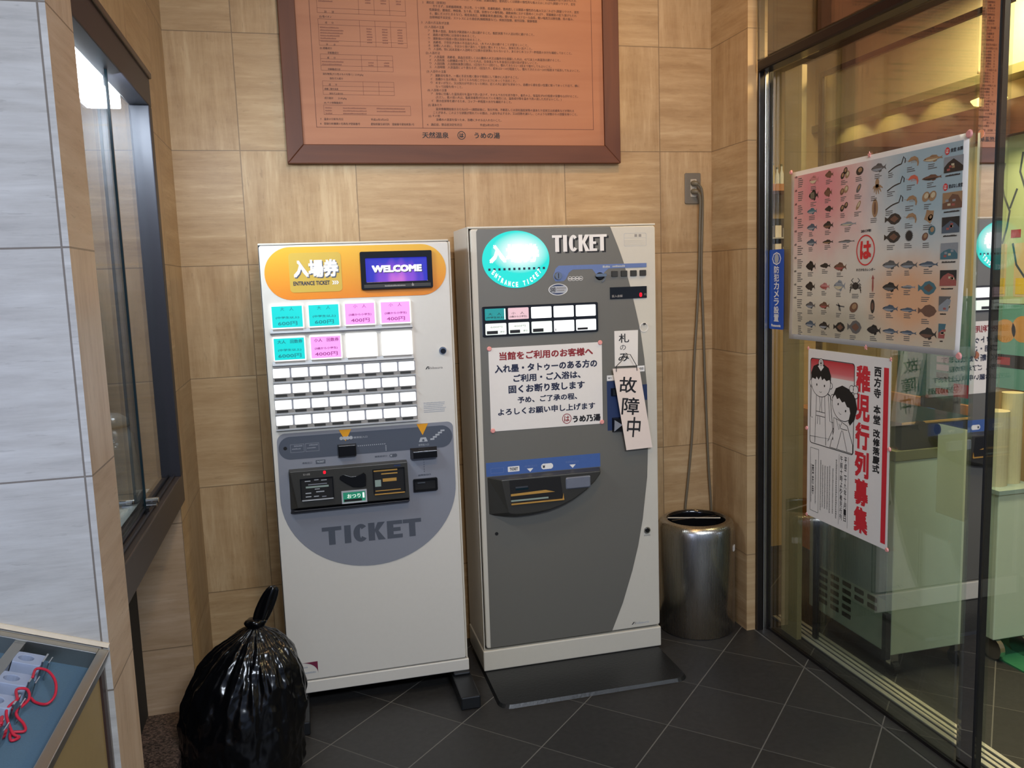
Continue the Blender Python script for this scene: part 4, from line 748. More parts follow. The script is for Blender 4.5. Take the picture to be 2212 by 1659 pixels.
# ================================================================== black rubbish bag
def make_bag():
    rng = random.Random(11); b = MB(); seg = 220; cx, cy = -.250, -.690
    prof = [(.150, .0), (.166, .012), (.172, .05), (.176, .11), (.178, .17), (.172, .235), (.158, .295), (.134, .345), (.100, .385), (.065, .412), (.036, .430), (.022, .440)]
    ph = [rng.uniform(0, 6.28) for _ in range(9)]; CR = [(7, .4, 1.2, .05), (11, 2.1, -1.8, .045), (16, 4.0, 2.6, .035), (23, 1.1, -1.2, .022), (5, 3.0, 8.0, .030), (9, 5.1, -9.5, .026), (6, 1.7, 14.0, .022)]; V = []; f = []; rows = []
    for i in range(len(prof)-1):
        for k in range(7):
            t = k/7; rows.append((prof[i][0]*(1-t)+prof[i+1][0]*t, prof[i][1]*(1-t)+prof[i+1][1]*t))
    rows.append(prof[-1]); H = .44
    for i, (r, z) in enumerate(rows):
        s = z/H; w = .25+1.5*s*s
        for j in range(seg):
            a = 2*math.pi*j/seg
            q = 1+.020*w*math.sin(9*a+ph[0]+2*s)*1+.016*w*math.sin(17*a+ph[1]-4*s)+.010*w*math.sin(31*a+ph[2]+3*s)+.014*math.sin(3*a+ph[3]+9*s)+.016*math.sin(5*a+ph[4]-13*s)+.007*math.sin(11*a+ph[5]+31*s)
            for nn, pp, cc_, am in CR: q += am*(.25+1.3*s*s if cc_ < 5 else 1-s)*((1-abs(math.sin(nn*a/2+pp+cc_*s+.5*math.sin(3*a+5*s))))**4-.2)
            lean = .055*s*s
            bx = r*q*(1.0 if math.cos(a) > 0 else 1.04)
            zz = z+.006*math.sin(7*a+ph[6]+20*s)*(1-s)*(1 if z > .03 else 0)
            V.append((cx+lean+bx*math.cos(a), cy+r*q*.92*math.sin(a), max(0, zz)))
    for i in range(len(rows)-1):
        for j in range(seg):
            q = (j+1) % seg; f.append((i*seg+j, i*seg+q, (i+1)*seg+q, (i+1)*seg+j))
    f.append(tuple(range(seg))[::-1]); b.add(V, f, M['bag'])
    t = thing('rubbish_bag', (cx, cy, 0), 'tied black plastic rubbish bag on the floor left of the white machine', 'bag')
    o = b.build('bag_body', t, smooth=True, sub=1)
    tx = bpy.data.textures.new('bag_creases', 'CLOUDS'); tx.noise_scale = .045; tx.noise_depth = 2
    d = o.modifiers.new('creases', 'DISPLACE'); d.texture = tx; d.strength = .010; d.mid_level = .5; d.texture_coords = 'LOCAL'
    k = MB(); kx = cx+.055
    V = []; f = []; sg = 20
    kn = [(.026, .425), (.020, .438), (.030, .449), (.034, .458), (.022, .466)]
    for i, (r, z) in enumerate(kn):
        for j in range(sg):
            a = 2*math.pi*j/sg; q = r*(1+.18*math.sin(5*a+i)+.1*math.sin(9*a)); V.append((kx+q*math.cos(a), cy+q*math.sin(a)*.8, z))
    for i in range(len(kn)-1):
        for j in range(sg): f.append((i*sg+j, i*sg+(j+1) % sg, (i+1)*sg+(j+1) % sg, (i+1)*sg+j))
    f.append(tuple((len(kn)-1)*sg+j for j in range(sg))); k.add(V, f, M['bag']); k.build('knot', t, smooth=True, sub=1)
    e = MB(); P = [(kx+.010, cy, .450, .017), (kx+.020, cy-.003, .475, .021), (kx+.034, cy-.004, .505, .021), (kx+.050, cy-.004, .538, .018), (kx+.062, cy-.002, .560, .012)]
    V = []; f = []
    for i, (x, y, z, r) in enumerate(P):
        for j in range(sg):
            a = 2*math.pi*j/sg; q = r*(1+.28*math.sin(4*a+.6*i)); V.append((x+q*math.cos(a), y+q*.55*math.sin(a), z+.25*q*math.cos(a)*-1))
    for i in range(len(P)-1):
        for j in range(sg): f.append((i*sg+j, i*sg+(j+1) % sg, (i+1)*sg+(j+1) % sg, (i+1)*sg+j))
    f.append(tuple((len(P)-1)*sg+j for j in range(sg))); e.add(V, f, M['bag']); e.build('tail', t, smooth=True, sub=1)
make_bag()

# ================================================================== slanted key counter, lower left
ca, sa = math.cos(math.atan(.36)), math.sin(math.atan(.36))
KT = Fr((-.378, -1.59, .793), (ca, 0, -sa), (0, 1, 0))        # u down the slope to the right, v away from the viewer, n up out of the tray
kc = thing('key_counter', (-.6, -1.95, 0), 'slanted key counter with blue lined tray and steel rim against the grey column', 'counter')
b = MB(); b.add([KT(-.45, -.001, -.035), KT(-.004, -.001, -.035), KT(-.004, -.80, -.035), KT(-.45, -.80, -.035)], [], M['panel_tan'])
x0, x1 = KT(-.45, 0, -.035), KT(-.006, 0, -.035)
V = [(x0.x, -1.5905, 0), (x1.x, -1.5905, 0), (x1.x, -1.5905, x1.z), (x0.x, -1.5905, x0.z), (x0.x, -2.39, 0), (x1.x, -2.39, 0), (x1.x, -2.39, x1.z), (x0.x, -2.39, x0.z)]
b = MB(); b.add(V, [(0, 1, 2, 3), (7, 6, 5, 4), (0, 4, 5, 1), (1, 5, 6, 2), (2, 6, 7, 3), (3, 7, 4, 0)], M['panel_tan']); b.build('counter_body', kc)
MB().box(x1.x-.001, x1.x+.004, -1.612, -1.5905, 0, x1.z, M['trim_brown']).build('corner_trim', kc)
MB().poly(KT, rect(-.45, -.004, -.80, -.001), M['tray_blue'], -.036, -.030).build('tray_lining', kc)
b = MB()
b.poly(KT, rect(-.018, 0, -.80, -.001), M['rim_steel'], -.034, .0); b.poly(KT, rect(-.45, -.018, -.022, -.001), M['rim_steel'], -.034, .0); b.poly(KT, rect(-.45, -.018, -.80, -.782), M['rim_steel'], -.034, .0); b.build('steel_rim', kc, bevel=.0015)
MB().poly(KT, rect(-.152, -.134, -.782, -.022), M['rim_steel'], -.030, -.004).build('tray_divider', kc, bevel=.001)
MB().poly(Fr((0, -1.5855, 0), (1, 0, 0), (0, 0, 1)), [(KT(-.24, 0, .002).x, KT(-.24, 0, .002).z), (KT(-.004, 0, .002).x, KT(-.004, 0, .002).z), (KT(-.004, 0, .010).x, KT(-.004, 0, .010).z), (KT(-.24, 0, .010).x, KT(-.24, 0, .010).z)], M['lightstrip'], 0, .004).build('cream_strip', kc)
HL = ['grey key holder nearest the column in the blue tray, without a cord', 'second grey key holder from the column, with a round red cord', 'third grey key holder from the column, with a tangled red cord', 'fourth grey key holder from the column, at the left edge']
for i in range(4):
    v = -.081-.0735*i; o = thing('key_holder', KT(-.112, v, -.030), HL[i], 'key holder', 'grey key holders in the tray')
    pts = rrect(-.134, -.089, v-.020, v+.020, .004, 3)
    b = MB(); hole = ell(-.1165, v, .0120, .0105, 16)
    outer = [( -.1115+.0225*max(-1, min(1, 1.35*math.cos(2*math.pi*k/16))), v+.020*max(-1, min(1, 1.35*math.sin(2*math.pi*k/16)))) for k in range(16)]
    b.ring(KT, outer, hole, M['block'], -.030, -.002); b.poly(KT, ell(-.1165, v, .012, .0105, 16), M['charcoal_b'], -.024); b.build('holder_block', o, bevel=.001)
    b = MB(); b.poly(KT, rect(-.0895, -.0865, v-.016, v+.016), M['chrome'], -.030, .004); b.poly(KT, rect(-.0800, -.0780, v-.012, v+.012), M['chrome'], -.029, .002); b.build('key_plate', o, bevel=.0005)
    if i in (1, 2, 3):
        lo = {1: [(-.087, .0, .004), (-.090, .030, .004), (-.072, .026, .006), (-.054, .008, .0), (-.046, -.012, -.012), (-.052, -.024, -.022), (-.070, -.018, -.026), (-.083, -.008, -.022)],
              2: [(-.087, .0, .004), (-.097, .028, .004), (-.083, .030, .006), (-.074, .012, .0), (-.082, -.010, -.012), (-.066, -.022, -.020), (-.060, -.034, -.024), (-.076, -.040, -.026), (-.070, -.060, -.026), (-.062, -.052, -.024), (-.074, -.046, -.022), (-.094, -.020, -.006), (-.087, .0, .004)],
              3: [(-.087, .0, .004), (-.092, .020, .003), (-.086, -.030, .0), (-.070, -.060, -.014), (-.060, -.090, -.024), (-.072, -.10, -.026), (-.085, -.06, -.02)]}[i]
        P = [KT(u, v+d, n) for u, d, n in lo]; out = []
        for k in range(len(P)-1):
            p0, p1, p2, p3 = P[max(0, k-1)], P[k], P[k+1], P[min(len(P)-1, k+2)]
            for q in range(6):
                t = q/6; out.append(.5*((2*p1)+(p2-p0)*t+(2*p0-5*p1+4*p2-p3)*t*t+(3*p1-p0-3*p2+p3)*t**3))
        out.append(P[-1]); MB().tube(out, .0022, M['red_cord'], 8).build('cord_loop', o, smooth=True)

# ================================================================== posters on the entrance glass
PF = Fr((1.7285, -.446, 1.18), (0, -1, 0), (0, 0, 1))
p1 = thing('fish_poster', PF(.414, 0, 0), 'large colourful fish calendar poster stuck on the glass entrance', 'poster')
pm, nt, pb = newmat('calendar_print'); n = N(nt)
sx = n('ShaderNodeSeparateXYZ', {0: n('ShaderNodeTexCoord').outputs['Object']})
pu = n.math('SUBTRACT', .414, sx.outputs[1]); pv = sx.outputs[2]
base = n.mix(n('ShaderNodeMapRange', {0: pv, 1: .05, 2: .4}).outputs[0], S('c9c0a8'), S('d8d0c6'))
def blob(cu, cv, ru, rv, col, prev, k=1.0):
    a = n.math('DIVIDE', n.math('SUBTRACT', pu, cu), ru); b = n.math('DIVIDE', n.math('SUBTRACT', pv, cv), rv)
    r = n.math('SQRT', n.math('ADD', n.math('MULTIPLY', a, a), n.math('MULTIPLY', b, b)))
    nz = n('ShaderNodeTexNoise', {'Vector': n('ShaderNodeTexCoord').outputs['Object'], 'Scale': 14.0, 'Detail': 3.0}).outputs[0]
    f = n('ShaderNodeMapRange', {0: n.math('ADD', r, n.math('MULTIPLY', n.math('SUBTRACT', nz, .5), .35)), 1: 1.0, 2: .35}, clamp=True).outputs[0]
    return n.mix(n.math('MULTIPLY', f, k), prev, S(col))
c = blob(.16, .50, .36, .26, 'd39894', base); c = blob(.70, .50, .34, .26, '9bb3ba', c); c = blob(.62, .15, .22, .16, 'd9a67c', c); c = blob(.17, .52, .14, .12, 'cf7683', c, .6)
c = blob(.24, .06, .32, .09, 'a8a08c', c, .7)
n.link(c, pb.inputs['Base Color']); pb.inputs['Roughness'].default_value = .35
# a sheet that bulges a little off the glass at its free edges
b = MB(); nu, nv = 24, 16; V = []; f = []
def curl(u, v): return .0008+.010*max(0, (u-.70)/.13)**2*max(0, (.25-v)/.25)+.006*max(0, (.05-u)/.05)*max(0, (.2-v)/.2)
for i in range(nv+1):
    for j in range(nu+1): V.append(PF(.827*j/nu, .594*i/nv, curl(.827*j/nu, .594*i/nv)))
for i in range(nv):
    for j in range(nu): f.append((i*(nu+1)+j, i*(nu+1)+j+1, (i+1)*(nu+1)+j+1, (i+1)*(nu+1)+j))
b.add(V, f, M['paper']); so = b.build('sheet', p1, smooth=True); so.modifiers.new('thick', 'SOLIDIFY').thickness = .0004
b = MB(); nu = 20; V = []; f = []
for i in range(nv+1):
    for j in range(nu+1): u = .018+.79*j/nu; v = .018+.56*i/nv; V.append(PF(u, v, curl(u, v)+.0006))
for i in range(nv):
    for j in range(nu): f.append((i*(nu+1)+j, i*(nu+1)+j+1, (i+1)*(nu+1)+j+1, (i+1)*(nu+1)+j))
b.add(V, f, pm); b.build('colour_print', p1, smooth=True)
INKS = {k: mat('print_'+k, v, .45, var=.10, scale=200) for k, v in dict(dark='2c2622', grey='5c5a58', silver='8a8f92', blue='4a5866', brown='6b4a38', tan='9a7a58', red='9c5048', pink='b87a76', cream='c0b494', orange='c8624a', black='1c1a1a', teal='3f6a74').items()}
class Pr:
    def __init__(s): s.b = MB(); s.k = 0
    def P(s, pts, ink, lift=0): s.k += 1; c = (sum(p[0] for p in pts)/len(pts), sum(p[1] for p in pts)/len(pts)); s.b.poly(PF, pts, INKS[ink], curl(*c)+.0012+lift*.0002)
    def cap(s, u, v, w=.035, rows=3):
        rg = random.Random(s.k)
        for i in range(rows): s.P(rect(u-w/2, u-w/2+w*rg.uniform(.5, 1), v-i*.0055, v-i*.0055+.0022), 'grey')
    def fish(s, u, v, L, H, ink, belly=None, tail=1.0, left=True, stripes=0):
        d = 1 if left else -1; T = lambda P: [(u+d*x*L, v+y*H) for x, y in P]
        s.P(T([(-.5, 0), (-.42, .2), (-.28, .38), (-.08, .48), (.12, .40), (.28, .18), (.36, .10), (.5, .42*tail), (.44, .05), (.5, -.40*tail), (.36, -.10), (.26, -.2), (.08, -.40), (-.12, -.46), (-.32, -.30), (-.45, -.12)]), ink)
        s.P(T([(-.18, .44), (-.05, .68), (.18, .55), (.26, .22), (.1, .38)]), ink); s.P(T([(.0, -.42), (.06, -.62), (.2, -.48), (.2, -.25)]), ink)
        if belly: s.P(T([(-.45, -.05), (-.2, -.02), (.1, -.04), (.28, -.06), (.1, -.33), (-.12, -.40), (-.32, -.25)]), belly, 1)
        for k in range(stripes): s.P(T([(-.28+k*.14, .34), (-.24+k*.14, .36), (-.22+k*.14, -.36), (-.26+k*.14, -.34)]), 'cream', 1)
        s.P(ell(u-d*.38*L, v+.08*H, .0018, .0018, 8), 'black', 2); s.cap(u, v-H*.62-.006)
    def flat(s, u, v, L, H, ink):
        s.P([(u+L*x, v+H*y) for x, y in [(.5, 0), (.36, .32), (.12, .5), (-.12, .42), (-.28, .16), (-.36, .1), (-.5, .26), (-.5, -.26), (-.36, -.1), (-.28, -.16), (-.12, -.42), (.12, -.5), (.36, -.32)]], ink)
        s.P([(u+L*x, v+H*y) for x, y in [(.34, 0), (.1, .3), (-.16, .06), (-.16, -.06), (.1, -.3)]], 'brown', 1); s.cap(u-.005, v-H*.5-.008)
    def shell(s, u, v, r, ink, e=.8, a=0.6):
        P = [(u+r*math.cos(t)*math.cos(a)-r*e*math.sin(t)*math.sin(a), v+r*math.cos(t)*math.sin(a)+r*e*math.sin(t)*math.cos(a)) for t in [2*math.pi*k/18 for k in range(18)]]
        s.P(P, ink); s.P([(u+(x-u)*.55+r*.12, v+(y-v)*.55+r*.15) for x, y in P], 'tan' if ink != 'tan' else 'cream', 1)
    def line(s, pts, w, ink): s.P(band(pts, w), ink)
    def shrimp(s, u, v, L, ink):
        pts = [(u-L*.5, v), (u-L*.25, v+L*.13), (u+L*.05, v+L*.16), (u+L*.3, v+L*.05), (u+L*.4, v-L*.18), (u+L*.36, v-L*.38)]
        s.line(pts, [L*.10, L*.24, L*.26, L*.22, L*.16, L*.08], ink)
        for k in range(4): s.line([(u-L*.2+k*L*.13, v+L*.04), (u-L*.24+k*L*.13, v-L*.14)], L*.03, ink)
        s.line([(u-L*.5, v+L*.02), (u-L*.75, v+L*.1)], L*.02, ink); s.cap(u-.01, v-L*.42)
    def eel(s, u, v, L, hook=True):
        pts = [(u-L*.5+L*t, v-L*.28+L*.38*t**2+ (L*.1*math.sin(t*4) if hook else 0)) for t in [k/12 for k in range(10)]]
        if hook: pts += [(u+L*.36, v+L*.20), (u+L*.46, v+L*.10), (u+L*.44, v-L*.04)]
        s.line(pts, [L*.05+.0*k for k in range(len(pts))], 'dark'); s.cap(u-.02, v-L*.35)
    def crab(s, u, v, r):
        s.P(ell(u, v, r*.62, r*.5, 16), 'dark')
        for sg in (-1, 1):
            for k in range(4): a = math.radians(25-28*k); s.line([(u+sg*r*.5, v+r*.1-r*.14*k), (u+sg*r*(.9), v+r*.45*math.sin(a)+r*.1), (u+sg*r*1.15, v+r*.8*math.sin(a)-r*.25)], r*.12, 'dark')
            s.line([(u+sg*r*.4, v+r*.35), (u+sg*r*.85, v+r*.75), (u+sg*r*.45, v+r*1.05)], [r*.14, r*.2, r*.1], 'grey')
        s.cap(u, v-r*1.15)
    def squid(s, u, v, H, ink):
        s.P([(u+x*H, v+y*H) for x, y in [(0, .5), (.12, .28), (.05, .26), (.07, -.15), (.04, -.5), (.0, -.32), (-.04, -.5), (-.07, -.15), (-.05, .26), (-.12, .28)]], ink); s.cap(u, v-H*.56, .03)
    def octo(s, u, v, r):
        s.P(ell(u, v+r*.35, r*.3, r*.4, 14), 'tan')
        for k in range(6): a = math.radians(200+28*k); s.line([(u, v+r*.1), (u+r*.55*math.cos(a), v+r*.1+r*.5*math.sin(a)), (u+r*.8*math.cos(a)+r*.1, v+r*.05+r*.9*math.sin(a))], [r*.26, r*.2, r*.08], 'tan')
        s.cap(u-.01, v-r*1.05)
q = Pr()
A_ = [(.138, .552), (.137, .501), (.129, .448), (.130, .393), (.129, .341), (.125, .260), (.123, .190), (.126, .124), (.127, .058)]
q.fish(*A_[0], .055, .026, 'pink', 'cream'); q.fish(*A_[1], .056, .030, 'black', None, stripes=3); q.fish(*A_[2], .058, .018, 'teal', 'silver'); q.fish(*A_[3], .06, .020, 'blue', 'silver'); q.fish(*A_[4], .06, .020, 'blue', 'silver')
q.fish(*A_[5], .058, .028, 'black'); q.fish(*A_[6], .058, .026, 'dark'); q.fish(*A_[7], .058, .020, 'grey', 'silver'); q.fish(*A_[8], .062, .020, 'blue', 'silver')
B_ = [(.224, .560), (.219, .502), (.225, .448), (.222, .394), (.221, .339), (.208, .260), (.207, .190), (.206, .125), (.207, .056)]
for i, (L, H, ink, be) in enumerate(((.046, .020, 'brown', None), (.044, .026, 'brown', None), (.046, .016, 'dark', None), (.056, .022, 'dark', 'brown'), (.06, .012, 'dark', 'tan'), (.06, .014, 'dark', None), (.056, .020, 'pink', 'red'), (.058, .020, 'brown', 'red'), (.060, .022, 'dark', 'silver'))): q.fish(*B_[i], L, H, ink, be)
for (u, v, r, k) in ((.296, .548, .012, 'black'), (.310, .562, .012, 'dark'), (.320, .549, .013, 'tan'), (.294, .497, .012, 'brown'), (.315, .503, .013, 'tan'), (.296, .444, .012, 'black'), (.316, .452, .011, 'dark')): q.shell(u, v, r, k, .75, .9)
for v in (.530, .478, .425): q.cap(.305, v)
q.fish(.328, .391, .085, .012, 'silver', 'cream', .8); q.fish(.320, .336, .088, .008, 'grey', 'silver', .8)
q.fish(.290, .254, .068, .024, 'brown', 'red', left=False if False else True); q.fish(.288, .192, .062, .030, 'silver', 'cream'); q.P(band([(.272, .130), (.29, .126), (.316, .124)], .004), 'grey'); q.P([(.280, .138), (.292, .128), (.298, .108), (.286, .112), (.284, .124)], 'grey'); q.cap(.29, .100); q.flat(.290, .056, .062, .034, 'black')
q.shell(.382, .552, .018, 'dark', .7, .2); q.cap(.38, .532); q.shell(.378, .499, .016, 'grey', .5, .9); q.cap(.376, .478); q.shell(.378, .446, .017, 'tan', .4, .9); q.cap(.376, .424); q.crab(.371, .192, .024); q.shell(.364, .123, .022, 'brown', .7, .4); q.cap(.36, .098); q.flat(.369, .060, .072, .044, 'grey')
q.fish(.471, .549, .07, .022, 'grey', 'silver'); q.octo(.466, .496, .030); q.P(ell(.458, .430, .014, .028, 18), 'tan'); q.P(ell(.458, .430, .005, .020, 12), 'brown', 1); q.cap(.456, .398); q.squid(.455, .199, .056, 'red'); q.P(ell(.456, .129, .010, .022, 16), 'dark'); q.P(ell(.456, .129, .006, .012, 12), 'brown', 1); q.cap(.456, .100); q.fish(.464, .055, .066, .026, 'black')
q.eel(.553, .552, .076); q.eel(.550, .497, .076); q.eel(.545, .442, .078); q.flat(.541, .391, .072, .034, 'dark'); q.flat(.539, .338, .072, .036, 'dark')
q.fish(.535, .255, .075, .022, 'grey', 'silver'); q.fish(.536, .188, .072, .024, 'dark', 'grey'); q.fish(.537, .124, .07, .018, 'blue', 'silver'); q.fish(.540, .055, .072, .014, 'blue', 'silver')
q.shrimp(.623, .550, .044, 'tan'); q.shrimp(.624, .498, .042, 'orange'); q.shrimp(.620, .440, .044, 'tan'); q.shrimp(.620, .390, .044, 'tan')
q.P([(.611+.018*(1 if k % 2 == 0 else .72)*math.cos(math.radians(9*k)), .338+.018*(1 if k % 2 == 0 else .72)*math.sin(math.radians(9*k))) for k in range(40)], 'black'); q.cap(.61, .314)
q.fish(.613, .253, .072, .020, 'grey', 'silver'); q.fish(.612, .189, .064, .009, 'silver', 'grey'); q.fish(.615, .122, .072, .011, 'blue', 'silver'); q.fish(.617, .055, .072, .011, 'blue', 'silver')
q.fish(.698, .545, .076, .016, 'tan', 'cream', .6); q.fish(.696, .493, .078, .014, 'brown', 'dark', .7); q.shell(.675, .443, .016, 'tan', .8); q.shell(.701, .443, .016, 'tan', .8); q.cap(.686, .420); q.P([(.691+.022*math.cos(math.radians(40*k))*(1 if k % 2 else .7), .388+.022*math.sin(math.radians(40*k))*(1 if k % 2 else .7)) for k in range(9)], 'tan'); q.shell(.695, .384, .010, 'brown'); q.cap(.685, .362)
q.shell(.676, .332, .013, 'brown', .8); q.shell(.702, .348, .014, 'teal', .9); q.cap(.685, .312); q.fish(.692, .253, .078, .014, 'blue', 'silver'); q.flat(.690, .187, .072, .040, 'teal'); q.flat(.693, .122, .074, .036, 'brown'); q.fish(.698, .056, .07, .028, 'dark', 'brown')
rg = random.Random(21)
for i in range(12):
    v = .566-i*.0472
    for k in range(5): q.P(rect(.044, .044+rg.uniform(.02, .034), v-k*.007, v-k*.007+.0028), 'grey')
q.b.build('fish_prints', p1)
b = MB(); cb = lambda u, v: curl(u, v)+.0016
b.ring(PF, ell(.4175, .304, .0445, .048, 40), ell(.4175, .304, .0405, .044, 40), M['red2'], cb(.4, .3), cb(.4, .3)+.0002); b.text(PF, 'は', .391, .445, .276, .333, M['red2'], cb(.4, .3), .045)
b.text(PF, '2017年', .394, .444, .359, .369, M['ink'], cb(.4, .3), .03); b.text(PF, 'おさかなカレンダー', .374, .466, .239, .248, M['ink'], cb(.4, .3), .02)
for i, t in enumerate(('1月', '2月', '3月', '4月', '5月', '6月', '7月', '8月', '9月', '10月', '11月', '12月')): b.text(PF, t, .025, .037 if i < 9 else .039, .571-i*.0472, .578-i*.0472, M['ink'], cb(.03, .3), .02)
for (cu, cv, t, x0, x1) in ((.752, .557, '食堂 本陣', .764, .808), (.749, .4615, '昔ばなし食堂', .761, .811)):
    b.poly(PF, ell(cu, cv, .0085, .010), M['red2'], cb(cu, cv)); b.text(PF, 'は', cu-.005, cu+.005, cv-.006, cv+.006, M['paper'], cb(cu, cv)+.0002, .02); b.text(PF, t, x0, x1, cv-.005, cv+.006, M['ink'], cb(cu, cv), .02)
b.build('lettering', p1)
b = MB()
def photo(u0, u1, v0, v1, sky, ground, seed):
    rg = random.Random(seed); b.poly(PF, rect(u0, u1, v0, v1), INKS[sky], cb(u0, v0)); w = u1-u0; h = v1-v0
    b.poly(PF, [(u0, v0), (u1, v0), (u1, v0+h*.3), (u0+w*.8, v0+h*rg.uniform(.5, .8)), (u0+w*.5, v0+h*rg.uniform(.6, .9)), (u0+w*.2, v0+h*rg.uniform(.4, .7)), (u0, v0+h*.35)], INKS[ground], cb(u0, v0)+.0002)
    for k in range(4): x = u0+w*rg.uniform(.1, .75); y = v0+h*rg.uniform(.1, .5); b.poly(PF, rect(x, x+w*.16, y, y+h*.14), INKS[rg.choice(('cream', 'tan', 'silver', 'red'))], cb(u0, v0)+.0003)
    dashes(b, PF, u0+.006, v0-.010, w*.8, .0045, INKS['dark'], cb(u0, v0), rg)
for a in ((.742, .811, .499, .541, 'silver', 'dark', 1), (.740, .811, .402, .446, 'tan', 'brown', 2), (.740, .804, .337, .380, 'black', 'blue', 3), (.738, .801, .266, .310, 'silver', 'teal', 4), (.739, .800, .193, .236, 'black', 'red', 5), (.738, .802, .123, .164, 'grey', 'silver', 6), (.740, .806, .047, .088, 'teal', 'red', 7)): photo(*a)
b.build('photo_prints', p1)
for u, v, r, st, w in ((.0, .596, .008, False, 'upper left corner'), (.828, .590, .0115, False, 'upper right corner'), (.828, .004, .0105, False, 'lower right corner'), (.428, .595, .0105, True, 'middle of the top edge'), (.429, -.002, .0095, True, 'middle of the bottom edge')):
    magnet(Fr(PF(0, 0, curl(min(.827, u), max(0, v))), PF.U, PF.V), u, v, r, 'pink %s at the %s of the fish poster' % ('star pin' if st else 'round magnet', w), 'pins on the fish poster', st)

QF = Fr((1.7285, -.562, .55), (0, -1, 0), (0, 0, 1))
p2 = thing('recruitment_poster', QF(.215, 0, 0), 'white poster with red vertical lettering and two cartoon children, below the fish poster', 'poster')
MB().poly(QF, rect(-.001, .431, -.003, .602), M['paper'], 0, .0006).build('sheet', p2)
b = MB(); K = M['skin_line']; pn = .0010
bx = rrect(.013, .258, .266, .571, .012)
gm, gt, gb = newmat('red_fade'); n = N(gt); gz = n('ShaderNodeSeparateXYZ', {0: n('ShaderNodeTexCoord').outputs['Object']}).outputs[2]
n.link(n.ramp(n('ShaderNodeMapRange', {0: gz, 1: .505, 2: .571}).outputs[0], [(0, S('e2b8b0')), (.35, S('d2686a')), (1, S('bb2029'))]), gb.inputs['Base Color']); gb.inputs['Roughness'].default_value = .55
b.poly(QF, rect(.016, .255, .512, .568), gm, pn-.0003); b.ring(QF, bx, rrect(.0155, .2555, .2685, .5685, .0105), K, pn-.0002, pn+.0001)
W_ = M['paper']
def face(cx, cy, a, bb_, tilt, hair):
    ct, st = math.cos(tilt), math.sin(tilt); T = lambda P: [(cx+x*ct-y*st, cy+x*st+y*ct) for x, y in P]
    for sg in (-1, 1): b.poly(QF, T(ell(sg*a*1.0, -.004, .011, .012, 14)), K, pn+.0002); b.poly(QF, T(ell(sg*a*1.0, -.004, .0088, .0098, 14)), W_, pn+.0003)
    b.poly(QF, T(ell(0, 0, a, bb_, 36)), K, pn+.0004); b.poly(QF, T(ell(0, 0, a-.0022, bb_-.0022, 36)), W_, pn+.0005); b.poly(QF, T(hair), K, pn+.0006)
    for x in (-.022, .022): b.poly(QF, T(ell(x, -.008, .0033, .0045, 12)), K, pn+.0007)
    b.poly(QF, T(band([(-.007, -.030), (-.003, -.033), (.003, -.033), (.007, -.030)], .0016)), K, pn+.0007); return T
# left child: robe
b.poly(QF, [(.013, .470), (.052, .462), (.076, .448), (.100, .462), (.130, .450), (.152, .300), (.013, .290)], K, pn+.0001); b.poly(QF, [(.0155, .467), (.053, .460), (.076, .447), (.099, .459), (.128, .447), (.1495, .300), (.0155, .292)], W_, pn+.00015)
for P in ([(.052, .460), (.044, .272)], [(.098, .458), (.108, .272)], [(.020, .465), (.018, .36), (.030, .36)], [(.118, .452), (.130, .36), (.148, .358)], [(.066, .452), (.074, .41), (.070, .385)], [(.086, .452), (.080, .41), (.084, .385)], [(.050, .385), (.101, .385)], [(.050, .370), (.102, .370)], [(.060, .368), (.058, .340)], [(.072, .368), (.073, .340)]): b.poly(QF, band(P, .0022), K, pn+.0003)
T = face(.075, .487, .056, .050, .0, [(-.056, .004), (-.048, .014), (-.030, .010), (-.024, .020), (-.012, .010), (.0, .024), (.008, .010), (.020, .018), (.032, .010), (.050, .016), (.056, .002), (.058, .030), (.044, .056), (.018, .066), (-.014, .066), (-.042, .056), (-.056, .032)])
for r, mm in ((.017, K), (.0148, W_), (.010, K), (.0082, W_), (.0045, K)): b.poly(QF, ell(.076, .560-.004, r*.9, r, 20), mm, pn+.0008+.00005*(.02-r)*100)
b.poly(QF, [(.058, .545), (.076, .528), (.094, .545), (.086, .548), (.076, .54), (.066, .548)], W_, pn+.0011)
# right child, leaning
b.poly(QF, [(.150, .378), (.185, .372), (.225, .360), (.2555, .300), (.2555, .270), (.130, .270), (.150, .33)], K, pn+.0001); b.poly(QF, [(.152, .376), (.185, .370), (.223, .358), (.2525, .300), (.2525, .272), (.133, .272), (.153, .33)], W_, pn+.00015)
for P in ([(.165, .375), (.180, .34), (.195, .365)], [(.18, .36), (.190, .345), (.225, .345)], [(.195, .34), (.170, .272)], [(.200, .34), (.225, .272)], [(.150, .34), (.120, .29)]): b.poly(QF, band(P, .0022), K, pn+.0003)
T = face(.198, .425, .058, .053, -.42, [(-.060, -.010), (-.050, .012), (-.034, .004), (-.026, .014), (-.006, .008), (.004, .018), (.022, .008), (.034, .012), (.046, -.002), (.050, -.034), (.062, -.040), (.074, -.010), (.070, .030), (.046, .058), (.010, .068), (-.030, .060), (-.056, .034)])
for (x, y, r) in ((.018, .075, .013), (.036, .082, .015), (.046, .066, .011)): b.poly(QF, T(ell(x, y, r, r, 16)), K, pn+.0008); b.poly(QF, T(ell(x, y, r-.0022, r-.0022, 16)), W_, pn+.0009)
b.build('cartoon_print', p2)
b = MB(); b.column(QF, '稚児行列募集', .266, .336, .572, .012, M['red'], .0010, .045, gap=.06); b.column(QF, '西方寺', .354, .387, .572, .472, M['ink'], .0010, .035); b.column(QF, '本堂', .354, .387, .452, .388, M['ink'], .0010, .035); b.column(QF, '改修落慶式', .354, .387, .374, .232, M['ink'], .0010, .035)
